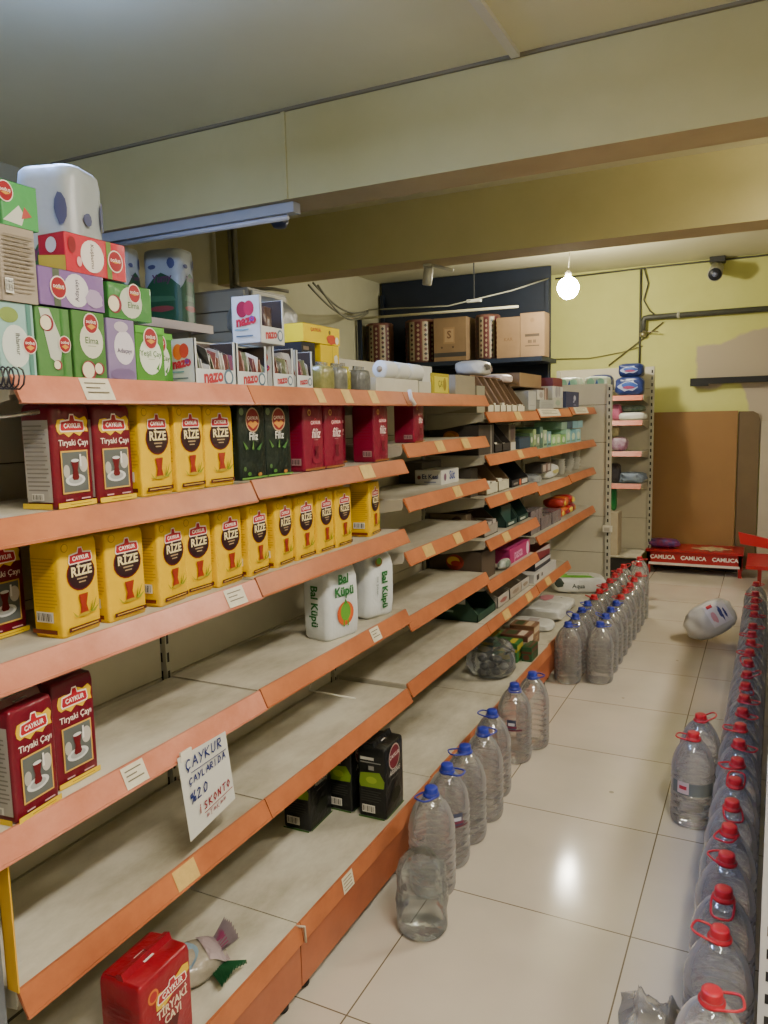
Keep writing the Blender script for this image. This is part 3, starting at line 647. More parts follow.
def bottle(capc, kind=None, red=False):
    root = empty('water_bottle', (0, 0, 0))
    b = MB(); r = .075
    ribs = []
    for k in range(7): z = .042+.024*k; ribs += [(r, z-.008), (r, z-.004), (.0705, z), (r, z+.004)]
    prof = [(.052, .008), (.064, .0), (.072, .010), (r, .026)] + ribs + [(r, .20), (.0735, .213), (.069, .235), (.059, .262), (.044, .286), (.030, .300), (.0225, .305), (.0225, .314)]
    b.lathe(prof, thin_plastic('bottle_pet', '#ffffff', .23, '#ffffff', rough=.06, fres=1.6), 28, cap1=False)
    b.build('bottle_body', root)
    w = MB(); q = .0715; zt = .228; wr = []
    for k in range(7): z = .042+.024*k; wr += [(q, z-.008), (q, z-.004), (.067, z), (q, z+.004)]
    w.lathe([(.05, .011), (.061, .004), (.069, .014), (q, .026)] + wr + [(q, .20), (.070, .213), (.067, zt)], water_mat(), 28)
    w.build('water', root)
    m = mat('cap_'+capc, capc, .35)
    c = MB(); c.lathe([(.0245, .301), (.0265, .304), (.0265, .309), (.0215, .312), (.0215, .316), (.0205, .327), (.0190, .3295), (.012, .3305)], m, 20); c.build('cap', root)
    h = MB(); pts = []
    for k in range(16):
        a = 2*PI*k/16; cx = .036+.036*math.copysign(abs(math.cos(a))**.6, math.cos(a)); cy = .026*math.copysign(abs(math.sin(a))**.6, math.sin(a))
        pts.append((cx-.012, cy, .307+.002*math.cos(a)))
    h.tube(pts, .0029, m, 6, True); h.build('carry_handle', root)
    if kind: blabel(kind).build('label_band', root)
    return root
RED, BLU = '#b81f2c', '#2a36a0'
P_B = bottle(BLU); P_R = bottle(RED); P_BL = bottle(BLU, 'logo'); P_RB = bottle(RED, 'band')
used_b = set()
def place_b(proto, x, y, rz, label, group, tilt=0, hz=0, s=1):
    if proto.name in used_b: o = dup(proto, (x, y, 0), (0, 0, rz))
    else: used_b.add(proto.name); o = proto; o.location = (x, y, 0); o.rotation_euler = (0, 0, rz)
    o.scale = (s, s, 1.035*s); o['label'] = label; o['category'] = 'water bottle'; o['group'] = group
    # each handle swings its own way around the neck
    for ch in o.children:
        if ch.name.startswith('carry_handle'):
            ch.rotation_euler = (0, 0, tilt); ch.location = (0, 0, 0)
            if hz:   # flap tipped up around its hinge on the neck ring
                Mx = Matrix.Rotation(tilt, 4, 'Z') @ Matrix.Translation((0, 0, .307)) @ Matrix.Rotation(hz, 4, 'Y') @ Matrix.Translation((0, 0, -.307))
                ch.location = Mx.to_translation(); ch.rotation_euler = Mx.to_euler()
        if ch.name.startswith('label_band'): ch.rotation_euler = (0, 0, 0)
    return o
rnd = random.Random(3)
near = [(-.909, 2.115, -1.9), (-.923, 2.285, 0), (-.92, 2.45, -2.5), (-.911, 2.617, 1.2), (-.937, 2.892-.09, 2.9), (-.945, 3.13, -1.2), (-.912, 3.30, 1.0)]
side_lab = ['five-litre bottle with square blue handle, nearest full one beside the low shelf', 'second full blue-capped bottle from the front, its maroon emblem facing the aisle',
            'third full blue-capped bottle from the front of the near row', 'fourth full blue-capped bottle from the front of the near row', 'fifth full blue-capped bottle, its handle pointing left over the shelf',
            'blue-capped bottle with blue and maroon emblem facing the camera beside the gap', 'blue-capped bottle half hidden behind the one with the emblem']
for k, (x, y, t) in enumerate(near):
    place_b(P_BL if k in (1, 5) else P_B, x, y, (.75 if k == 1 else .05), side_lab[k], 'blue-capped bottles beside the low shelf', t-(.75 if k == 1 else .05))
A = [(-.958, 4.20), (-.958, 4.385), (-.958, 4.55), (-.958, 4.72), (-.955, 4.90), (-.955, 5.08), (-.955, 5.257), (-.95, 5.43), (-.95, 5.62), (-.945, 5.80), (-.945, 5.98)]
B_ = [(-.797, 4.27), (-.80, 4.455), (-.80, 4.62), (-.80, 4.79), (-.80, 4.965), (-.80, 5.15), (-.80, 5.34), (-.80, 5.525), (-.80, 5.72), (-.85, 6.10), (-.88, 6.35)]
hand = [.6, 2.6, -.4, 2.2, -2.6, .3, 2.8, -1, 1.4, 3, .5]
for k, (x, y) in enumerate(A):
    blue = k < 4; place_b(P_B if blue else P_R, x, y, rnd.uniform(-.3, .3), f"{'blue' if blue else 'red'}-capped bottle, {ORD[k]} from the front in the shelf-side file of the double row", 'bottles in the far double row', hand[k], -.35 if k % 3 else 0)
for k, (x, y) in enumerate(B_):
    blue = k < 4; place_b(P_B if blue else P_R, x, y, rnd.uniform(-.3, .3), f"{'blue' if blue else 'red'}-capped bottle, {ORD[k]} from the front in the aisle-side file of the double row", 'bottles in the far double row', hand[-k-1], -.35 if k % 2 else 0)
RW = [(-.060, 1.554, .15, -.1), (-.056, 1.763, 2.9, -.1), (-.056, 1.925, -1.6, .45), (-.056, 2.09, 2.2, .1), (-.056, 2.245, -1.9, 0), (-.055, 2.40, -1.4, .3), (-.052, 2.555, 1.5, -.3), (-.05, 2.71, -2.6, 0), (-.05, 2.87, -.4, 0), (-.05, 3.03, 3.1, 0), (-.048, 3.19, -.6, 0), (-.046, 3.35, -.3, 0), (-.044, 3.51, -1.4, .2),
      (-.042, 3.67, .2, -.4), (-.04, 3.84, 1.9, -.4), (-.038, 4.02, 2.7, 0), (-.036, 4.20, -.7, 0), (-.034, 4.36, 2.9, 0), (-.032, 4.53, .4, 0), (-.03, 4.80, 0, 0), (-.03, 4.98, 2.6, 0), (-.03, 5.16, 1.2, 0), (-.03, 5.35, 3.0, 0), (-.03, 5.66, .9, 0)]
for k, (x, y, t, hz) in enumerate(RW):
    place_b(P_R, x, y, 0, f'red-capped bottle, {ORD[k]} from the camera in the single file along the right rack', 'bottles in the file along the right rack', t, hz)
place_b(P_RB, -.200, 2.88, .1, 'red-capped bottle with grey band and red label, front one of the pair in the aisle', 'pair of bottles out in the aisle', 2.9)
place_b(P_R, -.19, 3.07, 0, 'red-capped bottle, rear one of the pair in the aisle', 'pair of bottles out in the aisle', .3, -.4)
# crumpled empty bottle without a cap, nearest on the left
eb = MB()
def wob(a, z): return .05*math.sin(a*.9+z*60)*(z > .04) - .10*max(0, math.cos(2*PI*a/30+1.2))*(z > .08)*math.sin(min(1, (z-.08)/.1)*PI/2)
eb.lathe([(.066, .0), (.075, .012), (.075, .03), (.074, .06), (.076, .09), (.073, .12), (.076, .15), (.072, .18), (.064, .205), (.05, .222), (.044, .228)], thin_plastic('empty_pet', '#f0f4f4', .16, rough=.12), 30, (0, 0, .001), cap1=False, wob=wob)
o = tag(eb.build('empty_bottle', None, (-.862, 1.925, 0)), 'empty crumpled clear bottle with its top gone, in front of the blue-capped row', 'empty bottle')
rb = MB(); rb.lathe([(.0765, .132), (.078, .137), (.0765, .142)], thin_plastic('empty_pet', '#f0f4f4', .16), 30, cap0=False, cap1=False, wob=wob); rb.build('rib', o)

# ------------------------------------------------------------------ right rack edge
rr = tag(empty('right_rack', (0, 0, 0)), 'white perforated rack edge at the right picture border behind the red-capped file', 'shelf')
WH = mat('rack_white', '#d6d3cb', .4, vary=.08)
b = MB(); b.box(.024, .07, 1.64, 1.685, 0, .95, WH)
k = .03
while k < .93:
    b.face((.036, 1.64, k), (1, 0, 0), (0, 0, 1), None, [('r', 0, 0, 1, 1, SLOT)], w=.012, h=.022); k += .05
b.build('upright', rr)
MB().box(.075, .09, 1.68, 5.6, .02, .95, mat('rack_panel', '#8f8b80', .5, vary=.1)).build('back_panel', rr)
MB().box(.09, .45, 1.68, 5.6, .02, .16, mat('rack_base', '#3a342e', .6)).build('base_deck', rr)

# ------------------------------------------------------------------ top shelf boxes
def tbox(W, D, H, c, front, side=(), top=(), name='tea_box', gloss=.25):
    b = MB(); m = mat('boxfilm_'+c, c, gloss, vary=.08, bump=.25, bscale=22)
    b.rings([rr_ring(D, W, .0025, z, 2) for z in (0, H)], m, False)
    b.face((D/2, -W/2, 0), (0, 1, 0), (0, 0, 1), None, list(front), w=W, h=H)
    b.face((-D/2, -W/2, 0), (1, 0, 0), (0, 0, 1), None, list(side), w=D, h=H)
    b.face((D/2, -W/2, H), (0, 1, 0), (-1, 0, 0), None, list(top), w=W, h=D)
    return b.build(name)
def emb(u, v, r, rim='#ded4c6'): return [('e', u, v, r, r*1.1, rim), ('e', u, v, r*.88, r*.98, '#8f1d28'), ('t', 'DOĞUŞ', u, v+.02, r*.36, '#eadfd2', .03), ('p', [(u-r*.6, v-r*.18), (u, v-r*.02), (u+r*.6, v-r*.18), (u, v-r*.38)], '#c98f3a')]
z1 = 1.5805; TX = -1.155
def place(o, x, y, z, rz, lab, cat, group=None):
    o.location = (x, y, z); o.rotation_euler = (0, 0, rz); return tag(o, lab, cat, group)
G1 = 'herbal tea boxes stacked on the top shelf'
APPLE = lambda u, v, r: [('e', u, v, r, r, '#7d2430'), ('e', u-.03, v, r*.8, r*.85, '#ddd3b4')]
D_ = .08
# lower row standing boxes
o = tbox(.018, D_, .125, '#d0a51c', [('r', .1, .1, .9, .3, '#b5651c')]); place(o, TX-.04, .879, z1, 0, 'sliver of a yellow tea box at the left edge of the top shelf', 'tea box', G1)
o = tbox(.072, D_, .126, '#8fb5ae', [('e', .45, .42, .38, .5, '#c9cfc6'), ('e', .3, .83, .26, .18, '#7c8f4a'), ('t', 'Ihlamur', .5, .45, .17, '#4a4a44', .01, 0, -PI/2), ('r', .78, 0, .9, 1, '#4f7f74')] + emb(.82, .45, .2)); place(o, TX-.04, .928, z1, 0, 'pale teal herbal tea box at the left end of the lower row of tea boxes', 'tea box', G1)
o = tbox(.074, D_, .126, '#4f7d45', [('p', [(.1, .98), (.4, .98), (.75, .5), (.6, .2), (.35, .3)], '#b9bcae'), ('r', .72, 0, .78, 1, '#3a7330')] + APPLE(.3, .78, .2) + APPLE(.55, .2, .12) + emb(.78, .5, .19)); place(o, TX-.04, 1.005, z1, 0, 'green apple tea box turned on its side, second of the lower row', 'tea box', G1)
ELM = [('e', .55, .58, .36, .42, '#c9c8b4'), ('t', 'Elma', .55, .58, .22, '#3d5a2c', .015), ('r', .42, .5, .68, .507, '#7a8a5a')] + emb(.55, .83, .23) + APPLE(.4, .15, .23) + APPLE(.72, .18, .15)
o = tbox(.078, D_, .128, '#477539', ELM, [('r', .2, .1, .8, .9, '#356b2b')]); place(o, TX-.04, 1.087, z1, 0, 'upright green apple tea box, third of the lower row on the top shelf', 'tea box', G1)
o = tbox(.074, D_, .122, '#84739a', [('e', .58, .55, .36, .45, '#cfc8d0'), ('e', .5, .88, .25, .14, '#b9aeb8'), ('t', 'Adaçayı', .58, .5, .17, '#4b4058', .012), ('p', blob(.5, .12, .45, .1, seed=3), '#6d5a82')]); place(o, TX-.04, 1.168, z1, 0, 'upright purple and white herbal tea box between the green ones', 'tea box', G1)
YC = [('e', .5, .48, .39, .46, '#d6dcca'), ('t', 'Yeşil Çay', .5, .52, .19, '#3a6a2a', .015), ('r', .4, .42, .62, .427, '#7a9a5a'), ('p', [(.66, .26), (.8, .38), (.74, .22)], '#3c7a26'), ('r', 0, .88, 1, 1, '#52a030')] + emb(.5, .79, .25)
gt = tbox(.083, .065, .115, '#4a8630', YC, [('r', .1, .1, .9, .9, '#367a22')]); place(gt, TX-.033, 1.248, z1, 0, 'bright green tea box with a white circle at the right end of the lower row', 'tea box', G1)
o = dup(gt, (TX-.095, 1.343, z1), (0, 0, 0)); tag(o, 'green tea box standing set back beside the first bright green one', 'tea box', G1)
# upper pieces
zB = z1+.127
cs = tbox(.078, .10, .124, '#9c9080', [('r', .04, 0, .08, 1, '#7d7262')] + lines(.15, .9, .12, .92, 14, '#7a6f5f') + bar(.12, .1, .32, .3), name='tea_box'); place(cs, TX-.045, .935, zB+.0, 0, 'box showing its plain beige text side on the left stack', 'tea box', G1)
o = tbox(.02, .10, .124, '#7a1f2c', []); place(o, TX-.045, .884, zB, 0, 'sliver of a dark red box at the far left edge above the top shelf', 'tea box', G1)
o = tbox(.072, .10, .072, '#4f9a58', [('p', [(0, .1), (.45, .5), (.6, .3), (.5, .05)], '#c4c6b8'), ('p', [(.5, .2), (.8, .3), (.6, .5)], '#a84a44'), ('r', .0, .55, .2, .62, '#d9d0c0')] + emb(.1, .75, .22), top=[('r', 0, 0, 1, 1, '#5cae66')]); place(o, TX-.045, .95, zB+.125, 0, 'shiny green wrapped box on top of the beige-sided box at upper left', 'tea box', G1)
o = tbox(.15, .075, .066, '#7d5f94', [('r', .2, 0, .3, 1, '#4f5a48'), ('e', .55, .5, .19, .2, '#cdc8ca'), ('t', 'Adaçayı', .55, .5, .085, '#4a4250', .012, 0, PI/2), ('p', blob(.82, .35, .15, .25, seed=8), '#a592b0')] + emb(.27, .5, .125), top=[('r', 0, 0, 1, 1, '#8a6ba0')]); place(o, TX-.04, 1.058, zB+.004, 0, 'purple tea box lying on its side on the middle of the stack', 'tea box', G1)
o = tbox(.118, .075, .068, '#3c7a3a', [('e', .5, .5, .26, .26, '#bcc0ae'), ('t', 'Elma', .55, .42, .14, '#3d5a2c', .015)] + APPLE(.13, .4, .15) + emb(.58, .78, .15), top=[('r', 0, 0, 1, 1, '#4f8a4a')]); place(o, TX-.04, 1.202, zB-.003, 0, 'green apple tea box lying flat above the purple upright one', 'tea box', G1)
o = tbox(.15, .07, .07, '#b5283a', [('r', .66, 0, .74, 1, '#5f7a3a'), ('e', .42, .5, .19, .2, '#d9d0c8'), ('t', 'Kuşburnu', .42, .5, .075, '#4a3a34', .012, 0, -PI/2), ('e', .1, .7, .06, .1, '#7d1f26'), ('e', .2, .3, .04, .06, '#d9a0a0')] + emb(.8, .5, .13), [('p', [(0, 0), (1, 0), (1, .4), (0, .5)], '#c9b23c'), ('e', .5, .72, .2, .2, '#d9cfc8')], [('r', 0, 0, 1, 1, '#c84050')]); place(o, TX-.045, 1.128, zB+.072, 0, 'crimson tea box lying on top of the purple one, highest of the stack', 'tea box', G1)
# yellow and other goods farther along
o = tbox(.22, .10, .052, '#e0c41c', [('t', 'ÇAYKUR', .32, .72, .07, '#a81626', .02), ('e', .7, .7, .03, .03, '#5a4a10'), ('p', blob(.75, .3, .13, .3, seed=4), '#b5441f'), ('e', .9, .28, .05, .05, '#ddd6c0')], top=[('r', 0, 0, 1, 1, '#ecd53a')]); place(o, -1.26, 2.04, 1.722, .02, 'yellow tea carton lying across two dark boxes on the top shelf', 'tea box', 'yellow and dark boxes on the top shelf')
o = tbox(.075, .1, .075, '#2a2a2c', [('r', .1, .7, .5, .85, '#6a5a4a')]); place(o, -1.26, 1.96, 1.645, 0, 'dark box supporting the left end of the lying yellow carton', 'tea box', 'yellow and dark boxes on the top shelf')
o = tbox(.11, .1, .075, '#d8bb20', [('r', .6, 0, .62, 1, '#8a7a18'), ('p', blob(.8, .4, .1, .25, seed=2), '#c9c4b0')]); place(o, -1.26, 2.085, 1.645, 0, 'yellow box standing under the lying yellow carton', 'tea box', 'yellow and dark boxes on the top shelf')
o = tbox(.2, .1, .062, '#3a3226', []); place(o, -1.27, 2.03, z1, 0, 'dark carton in shadow at the bottom of the yellow and dark stack', 'tea box', 'yellow and dark boxes on the top shelf')
# clear packets in front
def packet(W, D, H, c, lab, x, y, inner, cat='packet'):
    b = MB(); b.rings([rr_ring(D, W, .012, z, 3, s, s) for z, s in ((0, .9), (.01, 1), (H*.7, 1), (H*.95, .9), (H, .75))], mat('packet_'+c, c, .3, vary=.5, vscale=45, dark=inner, bump=.5, bscale=30)); o = b.build('clear_packet', None, (x, y, z1))
    f = MB(); f.box(-.003, .003, -W*.4, W*.4, H-.004, H+.012, thin_plastic('film', '#e8e8e4', .2)); f.build('crimped_seal', o)
    tag(o, lab, cat, 'clear spice packets on the top shelf')
packet(.075, .05, .07, '#8f8a52', 'olive green clear packet next to the sachet display boxes', TX-.02, 1.972, '#6a6a38')
packet(.07, .05, .07, '#77786e', 'grey clear packet left of the yellow-topped packet', TX-.02, 2.055, '#55564e')
packet(.03, .05, .075, '#a0982c', 'narrow yellowish clear packet between two grey ones', TX-.03, 2.115, '#6a6320')
packet(.085, .05, .068, '#6d6f6c', 'dark grey clear packet just before the white cartons', TX-.02, 2.2, '#4e4f4c')
# sachet display boxes
def sachet_box(W, D, H, lab, x, y, z, rz=0, fruit='#d9702a', n=9, tilt=0, full=True, tall_cut=.36):
    root = empty('sachet_display_box', (x, y, z), rz); root.rotation_euler = (0, tilt, rz)
    wht = card('#c9ccc9'); b = MB(); t = .002
    b.box(-D/2, D/2, -W/2, W/2, 0, t, wht); b.box(-D/2, -D/2+t, -W/2, W/2, 0, H, ink('#4b4038'))
    b.box(-D/2, D/2, -W/2, -W/2+t, 0, H, wht); b.box(-D/2, D/2, W/2-t, W/2, 0, H, wht)
    b.box(D/2-t, D/2, -W/2, W/2, 0, H*tall_cut, wht); b.box(D/2-t, D/2, -W/2, -W/2+.008, H*tall_cut, H, wht); b.box(D/2-t, D/2, W/2-.008, W/2, H*tall_cut, H, wht)
    b.box(-D/2+t, D/2-t, -W/2+t, -W/2+t+.0006, t, H-.001, ink('#3a3028')); b.box(-D/2+t, D/2-t, W/2-t-.0006, W/2-t, t, H-.001, ink('#3a3028'))
    b.face((-D/2, -W/2, 0), (1, 0, 0), (0, 0, 1), None, [('e', .38, .72, .2, .24, fruit), ('e', .62, .74, .18, .22, '#c0402c' if fruit != '#8e1f3c' else '#a82848'), ('t', 'nazo', .5, .48, .40, '#b5263c', .05, .1, .12, .95), ('t', 'o', .72, .53, .3, '#7a3a8e', .05), ('r', .1, .28, .6, .31, '#6f9aa8'), ('r', .15, .14, .75, .17, '#5b6a78')], w=D, h=H)
    b.face((D/2, -W/2, 0), (0, 1, 0), (0, 0, 1), None, [('t', 'nazo', .42, .2, .28, '#a83038', .04, .1, .1, .9), ('e', .8, .2, .12, .13, '#4a6478'), ('e', .8, .2, .08, .09, '#c9ccc9')], w=W, h=H)
    b.build('carton', root)
    cols = ['#6a3a30', '#a8a294', '#7d5240', '#45443e', '#b9b2a4', '#6f7456', '#84484a']
    if full:
        for k in range(n):
            s = MB(); yy = -W/2+.014+(W-.034)*k/(n-1); hh = H*.93*random.uniform(.72, 1); c = cols[(k*3+int(x*7+y*31)) % 7]
            lean = random.uniform(-.014, .022)
            sl = random.uniform(-.006, .012); h2 = hh*random.uniform(.8, 1)
            q_ = [(-D/2+.01, yy, .004), (D/2-.006, yy+sl, .004), (D/2-.002, yy+lean+sl, h2*.55), (D/2-.008, yy+lean*1.5+sl, h2), (0, yy+lean*1.4, hh*1.02), (-D/2+.01, yy+lean, hh)]
            s.add(q_+[(a, b_+.0025, c) for a, b_, c in q_], [(0, 1, 2, 5), (2, 3, 4, 5), (11, 8, 7, 6), (11, 10, 9, 8), (1, 7, 8, 2), (2, 8, 9, 3), (3, 9, 10, 4), (4, 10, 11, 5)], foil(c, .5))
            s.build('sachet', root)
    else:
        s = MB(); s.rings([[(p[0]*1, p[1], p[2]) for p in rr_ring(D*.8, W*.35, .01, zz, 3, sx, sy)] for zz, sx, sy in ((.004, 1, .8), (H*.4, 1, .7), (H*.8, .9, 1.3))], foil('#4a3830', .5)); s.build('sachet', root)
    return tag(root, lab, 'display box', 'sachet display boxes on the top shelf')
sachet_box(.15, .075, .105, 'white display box of fruit drink sachets, first one beside the green tea boxes', -1.198, 1.467, z1, 0, n=14)
sachet_box(.128, .075, .105, 'white display box full of sachets, second from the green tea boxes', -1.198, 1.610, z1, 0, '#c0402c', n=10)
sachet_box(.10, .065, .108, 'white display box of yellow-brown sachets beneath the tilted one', -1.195, 1.752, z1, 0, '#d9a52a', n=7)
sachet_box(.085, .065, .106, 'narrow white display box of green sachets, last of its row', -1.195, 1.858, z1, 0, '#c9a52a', n=6)
sachet_box(.115, .085, .118, 'tilted white berry sachet box perched on top of the others', -1.20, 1.70, z1+.113, .04, '#8e1f3c', tilt=.0, full=False)
# white rolls and cartons, bay 3
o = carton('low_white_box', -1.215, -1.145, 2.262, 2.60, z1, z1+.048, '#c3bfae', [], 'long low white carton under the paper rolls on the top shelf', 'box')
o = carton('low_white_box', -1.215, -1.145, 2.612, 2.722, z1, z1+.045, '#bdb9a8', [], 'short low white carton beside the yellow patterned box', 'box')
for k, (y0, y1) in enumerate(((2.36, 2.452), (2.466, 2.556), (2.572, 2.68))):
    b = MB(); r = .030; yy = y0
    R_ = [[(-1.18+rr*math.cos(a*2*PI/20), yv, z1+.049+.030+rr*math.sin(a*2*PI/20)) for a in range(20)] for rr, yv in ((r*.9, y0), (r, y0+.006), (r, y1-.006), (r*.9, y1))]
    b.rings(R_, mat('paper_white', '#cfcfc9', .8, bump=.1, vary=.05)); ro = b.build('paper_roll')
    c = MB(); c.rings([[(-1.18+.011*math.cos(a*2*PI/14), yv, z1+.079+.011*math.sin(a*2*PI/14)) for a in range(14)] for yv in (y0-.001, y0+.004)], card('#8d7a5e')); c.build('core', ro)
    tag(ro, ['leftmost white paper roll lying on the low white cartons', 'middle white paper roll lying on the low white cartons', 'right white paper roll, beside the white box with a blue mark'][k], 'paper roll', 'white paper rolls on the top shelf')
carton('napkin_box', -1.25, -1.165, 2.69, 2.78, z1+.046, z1+.105, '#c9c9c4', [('r', .3, .3, .7, .6, '#55597a')], 'small white box with a blue mark on the short low carton', 'box')
yb = tbox(.17, .10, .082, '#b3a42e', [('r', .08, .1, .9, .85, '#c9bd40'), ('t', 'ÇAY', .5, .5, .2, '#6f6a2a', .02), ('e', .7, .5, .1, .15, '#8d7a24')], [('r', .06, .15, .94, .85, '#c4b53a'), ('r', .2, .3, .8, .4, '#8a8230'), ('r', .2, .5, .8, .56, '#8a8230')]); place(yb, -1.205, 2.85, z1, 0, 'yellow patterned box standing alone on the top shelf of the nearly empty bay', 'box')
# brown open cartons (shelf-ready trays)
def tray(name, W, D, H, low, c, lab, x, y, z, rz=0, cups=0, fc=None, group=None, cupc='#cfcab6', side=(), cat='carton', inner='#5e4a36', front=()):
    """open display carton: tall back, sides cut on a slant, low front (+X)"""
    root = empty(name, (x, y, z), rz); t = .004; cm = card(c); im = card(inner); b = MB()
    b.box(-D/2, D/2, -W/2, W/2, 0, t, cm); b.box(-D/2, -D/2+t, -W/2, W/2, 0, H, im)
    poly = [(-D/2, 0), (D/2, 0), (D/2, low), (D/2-.35*D, H), (-D/2, H)]
    b.prism(poly, 'y', -W/2, -W/2+t, cm); b.prism(poly, 'y', W/2-t, W/2, cm)
    b.box(D/2-t, D/2, -W/2, W/2, 0, low, fc or cm)
    b.prism([(-D/2, H-t), (D/2-.35*D, H-t), (D/2-.35*D, H), (-D/2, H)], 'y', -W/2, W/2, cm)
    b.face((-D/2, -W/2, 0), (1, 0, 0), (0, 0, 1), None, list(side), w=D, h=H)
    b.face((D/2, -W/2, 0), (0, 1, 0), (0, 0, 1), None, list(front), w=W, h=low, eps=.001)
    b.build('carton_shell', root)
    for k in range(cups):
        q = MB(); yy = -W/2+W*(k+.5)/cups; wq = W/cups*.36; q.box(-D/2+.02, D/2-.006, yy-wq, yy+wq, t, low*random.uniform(.85, 1.35), card(cupc)); q.build('inner_pack', root)
    return tag(root, lab, cat, group)
Y4 = 3.28
def bx(name, x0, x1, y0, y1, z0, h, c, lab, front=(), side=(), top=(), cat='box', group=None, gl=.5):
    w, d = y1-y0, x1-x0; b = MB(); m = mat('bx_%s' % c, c, gl, vary=.15, vscale=12)
    b.rings([rr_ring(d, w, .002, zz, 1) for zz in (0, h)], m, False)
    b.face((d/2, -w/2, 0), (0, 1, 0), (0, 0, 1), None, list(front), w=w, h=h)
    b.face((-d/2, -w/2, 0), (1, 0, 0), (0, 0, 1), None, list(side), w=d, h=h)
    b.face((d/2, -w/2, h), (0, 1, 0), (-1, 0, 0), None, list(top), w=w, h=d)
    return tag(b.build(name, None, ((x0+x1)/2, (y0+y1)/2, z0)), lab, cat, group)
GT = 'cartons on the fourth shelf bay'
bx('cardboard_carton', -1.40, -1.16, 3.02, 3.26, 1.5805, .085, '#8d8470', 'grey-brown carton at the right end of the nearly empty bay top', side=[('p', [(.3, 0), (.9, 0), (.8, .9), (.4, .8)], '#a39a86')], cat='carton', group=GT)
bx('cardboard_carton', -1.41, -1.17, 3.31, 3.42, 1.5085, .12, '#8f8a76', 'grey carton whose blank side fills the gap under the top shelf', side=[('r', .05, .25, .9, .27, '#716b5a'), ('r', .6, .6, .9, .65, '#6a6454')], cat='carton', group=GT)
for k in range(5):
    tray('display_carton', .088, .25, .175, .035, '#86694c', f'slant-cut brown display carton, {ORD[k]} of five on the top shelf of the fourth bay', -1.285, 3.475+k*.095, 1.5085, 0, 2, card('#c9c2aa'), GT)
tray('display_carton', .13, .25, .15, .03, '#7d6249', 'wider slant-cut brown carton after the row of five display cartons', -1.285, 3.97, 1.5085, 0, 3, card('#c9c2aa'), GT)
def soft(name, sx, sy, sz, loc, m, lab, cat, rz=0, decals=(), seed=0, lumps=.08, group=None, tilt=(0, 0), p=3.2, n=26, face='+x', eps=.006):
    """soft plastic-wrapped pack: superellipsoid with wrinkles"""
    rn = random.Random(seed); ph = [rn.uniform(0, 6) for _ in range(6)]; b = MB(); R_ = []
    sp = lambda v, e: math.copysign(abs(v)**e, v)
    for i in range(1, 22):
        th = -PI/2+PI*i/22; ring = []
        for j in range(n*2):
            a = PI*j/n; k = 1+lumps*(math.sin(3*a+ph[0]+2*th)+.6*math.sin(5*a+ph[1]-3*th)+.4*math.sin(9*a+ph[2]+7*th))*.5
            e = 2/p; cr = noise.noise(V((math.cos(th)*math.cos(a)*2.3+seed, math.cos(th)*math.sin(a)*2.3, math.sin(th)*2.3))); k *= 1-.10*(1-abs(cr)*2.2)*(lumps/.08)*.5-.03*abs(noise.noise(V((a*4, th*5, seed*1.7))))
            ring.append((sx/2*sp(math.cos(th), e)*sp(math.cos(a), e)*k, sy/2*sp(math.cos(th), e)*sp(math.sin(a), e)*k, sz/2*(1+sp(math.sin(th), e))))
        R_.append(ring)
    b.rings(R_, m)
    def prj(ax):
        h = (sx/2, sy/2, sz/2); sg = {'+x': 1, '-y': -1, 'top': 1}[ax]; A_ = {'+x': 0, '-y': 1, 'top': 2}[ax]
        base = {'+x': sx/2, '-y': -sy/2, 'top': sz}[ax]
        def fn(q):
            c = [q[0], q[1], q[2]-sz/2]; off = abs(q[A_]-base); rest = sum(min(1, abs(c[k]/h[k]))**p for k in range(3) if k != A_)
            c[A_] = sg*h[A_]*max(.0, 1-rest)**(1/p)
            e = 2/p; pw = lambda v: math.copysign(abs(v)**(1/e), v)
            a = math.atan2(pw(c[1]/h[1]), pw(c[0]/h[0])); th = math.asin(max(-1, min(1, pw(c[2]/h[2]))))
            k = 1+lumps*(math.sin(3*a+ph[0]+2*th)+.6*math.sin(5*a+ph[1]-3*th)+.4*math.sin(9*a+ph[2]+7*th))*.5
            if A_ != 2: c[A_] *= k
            c[A_] += sg*(off+.0015); return (c[0], c[1], c[2]+sz/2)
        return fn
    v0, f0 = len(b.v), len(b.f); eps = .001
    if face == '+x': b.face((sx/2, -sy/2, 0), (0, 1, 0), (0, 0, 1), None, list(decals), w=sy, h=sz, eps=eps)
    elif face == '-y': b.face((-sx/2, -sy/2, 0), (1, 0, 0), (0, 0, 1), None, list(decals), w=sx, h=sz, eps=eps)
    else: b.face((sx/2, -sy/2, sz), (0, 1, 0), (-1, 0, 0), None, list(decals), w=sy, h=sx, eps=eps)
    if decals: b.drape(v0, f0, prj(face if face in ('+x', '-y') else 'top'))
    o = b.build(name, None, loc); o.rotation_euler = (tilt[0], tilt[1], rz)
    return tag(o, lab, cat, group)
WP = mat('wrap_white', '#cfcfc8', .3, bump=.5, bscale=24, vary=.12, vscale=20)
soft('napkin_pack', .16, .20, .075, (-1.30, 3.63, 1.686), WP, 'white napkin pack with grey print lying on the brown display cartons', 'napkin pack', decals=[('p', blob(.35, .55, .16, .22, seed=2), '#55524e'), ('t', 'mini', .7, .45, .2, '#7a5a5e', .02)], seed=3)
soft('napkin_pack', .14, .26, .05, (-1.30, 4.0, 1.66), mat('wrap_pinkish', '#c9b9b4', .3, bump=.5, bscale=24), 'flat pinkish wrapped pack on the far brown cartons of the fourth bay', 'napkin pack', seed=5)
GB = 'goods on the top shelf of the far bays'
bx('grey_box', -1.36, -1.17, 4.15, 4.30, 1.5205, .10, '#a9a8a0', 'light grey small-print box at the left of the far top shelf', front=[('r', .1, .2, .9, .25, '#8d8c86')], group=GB)
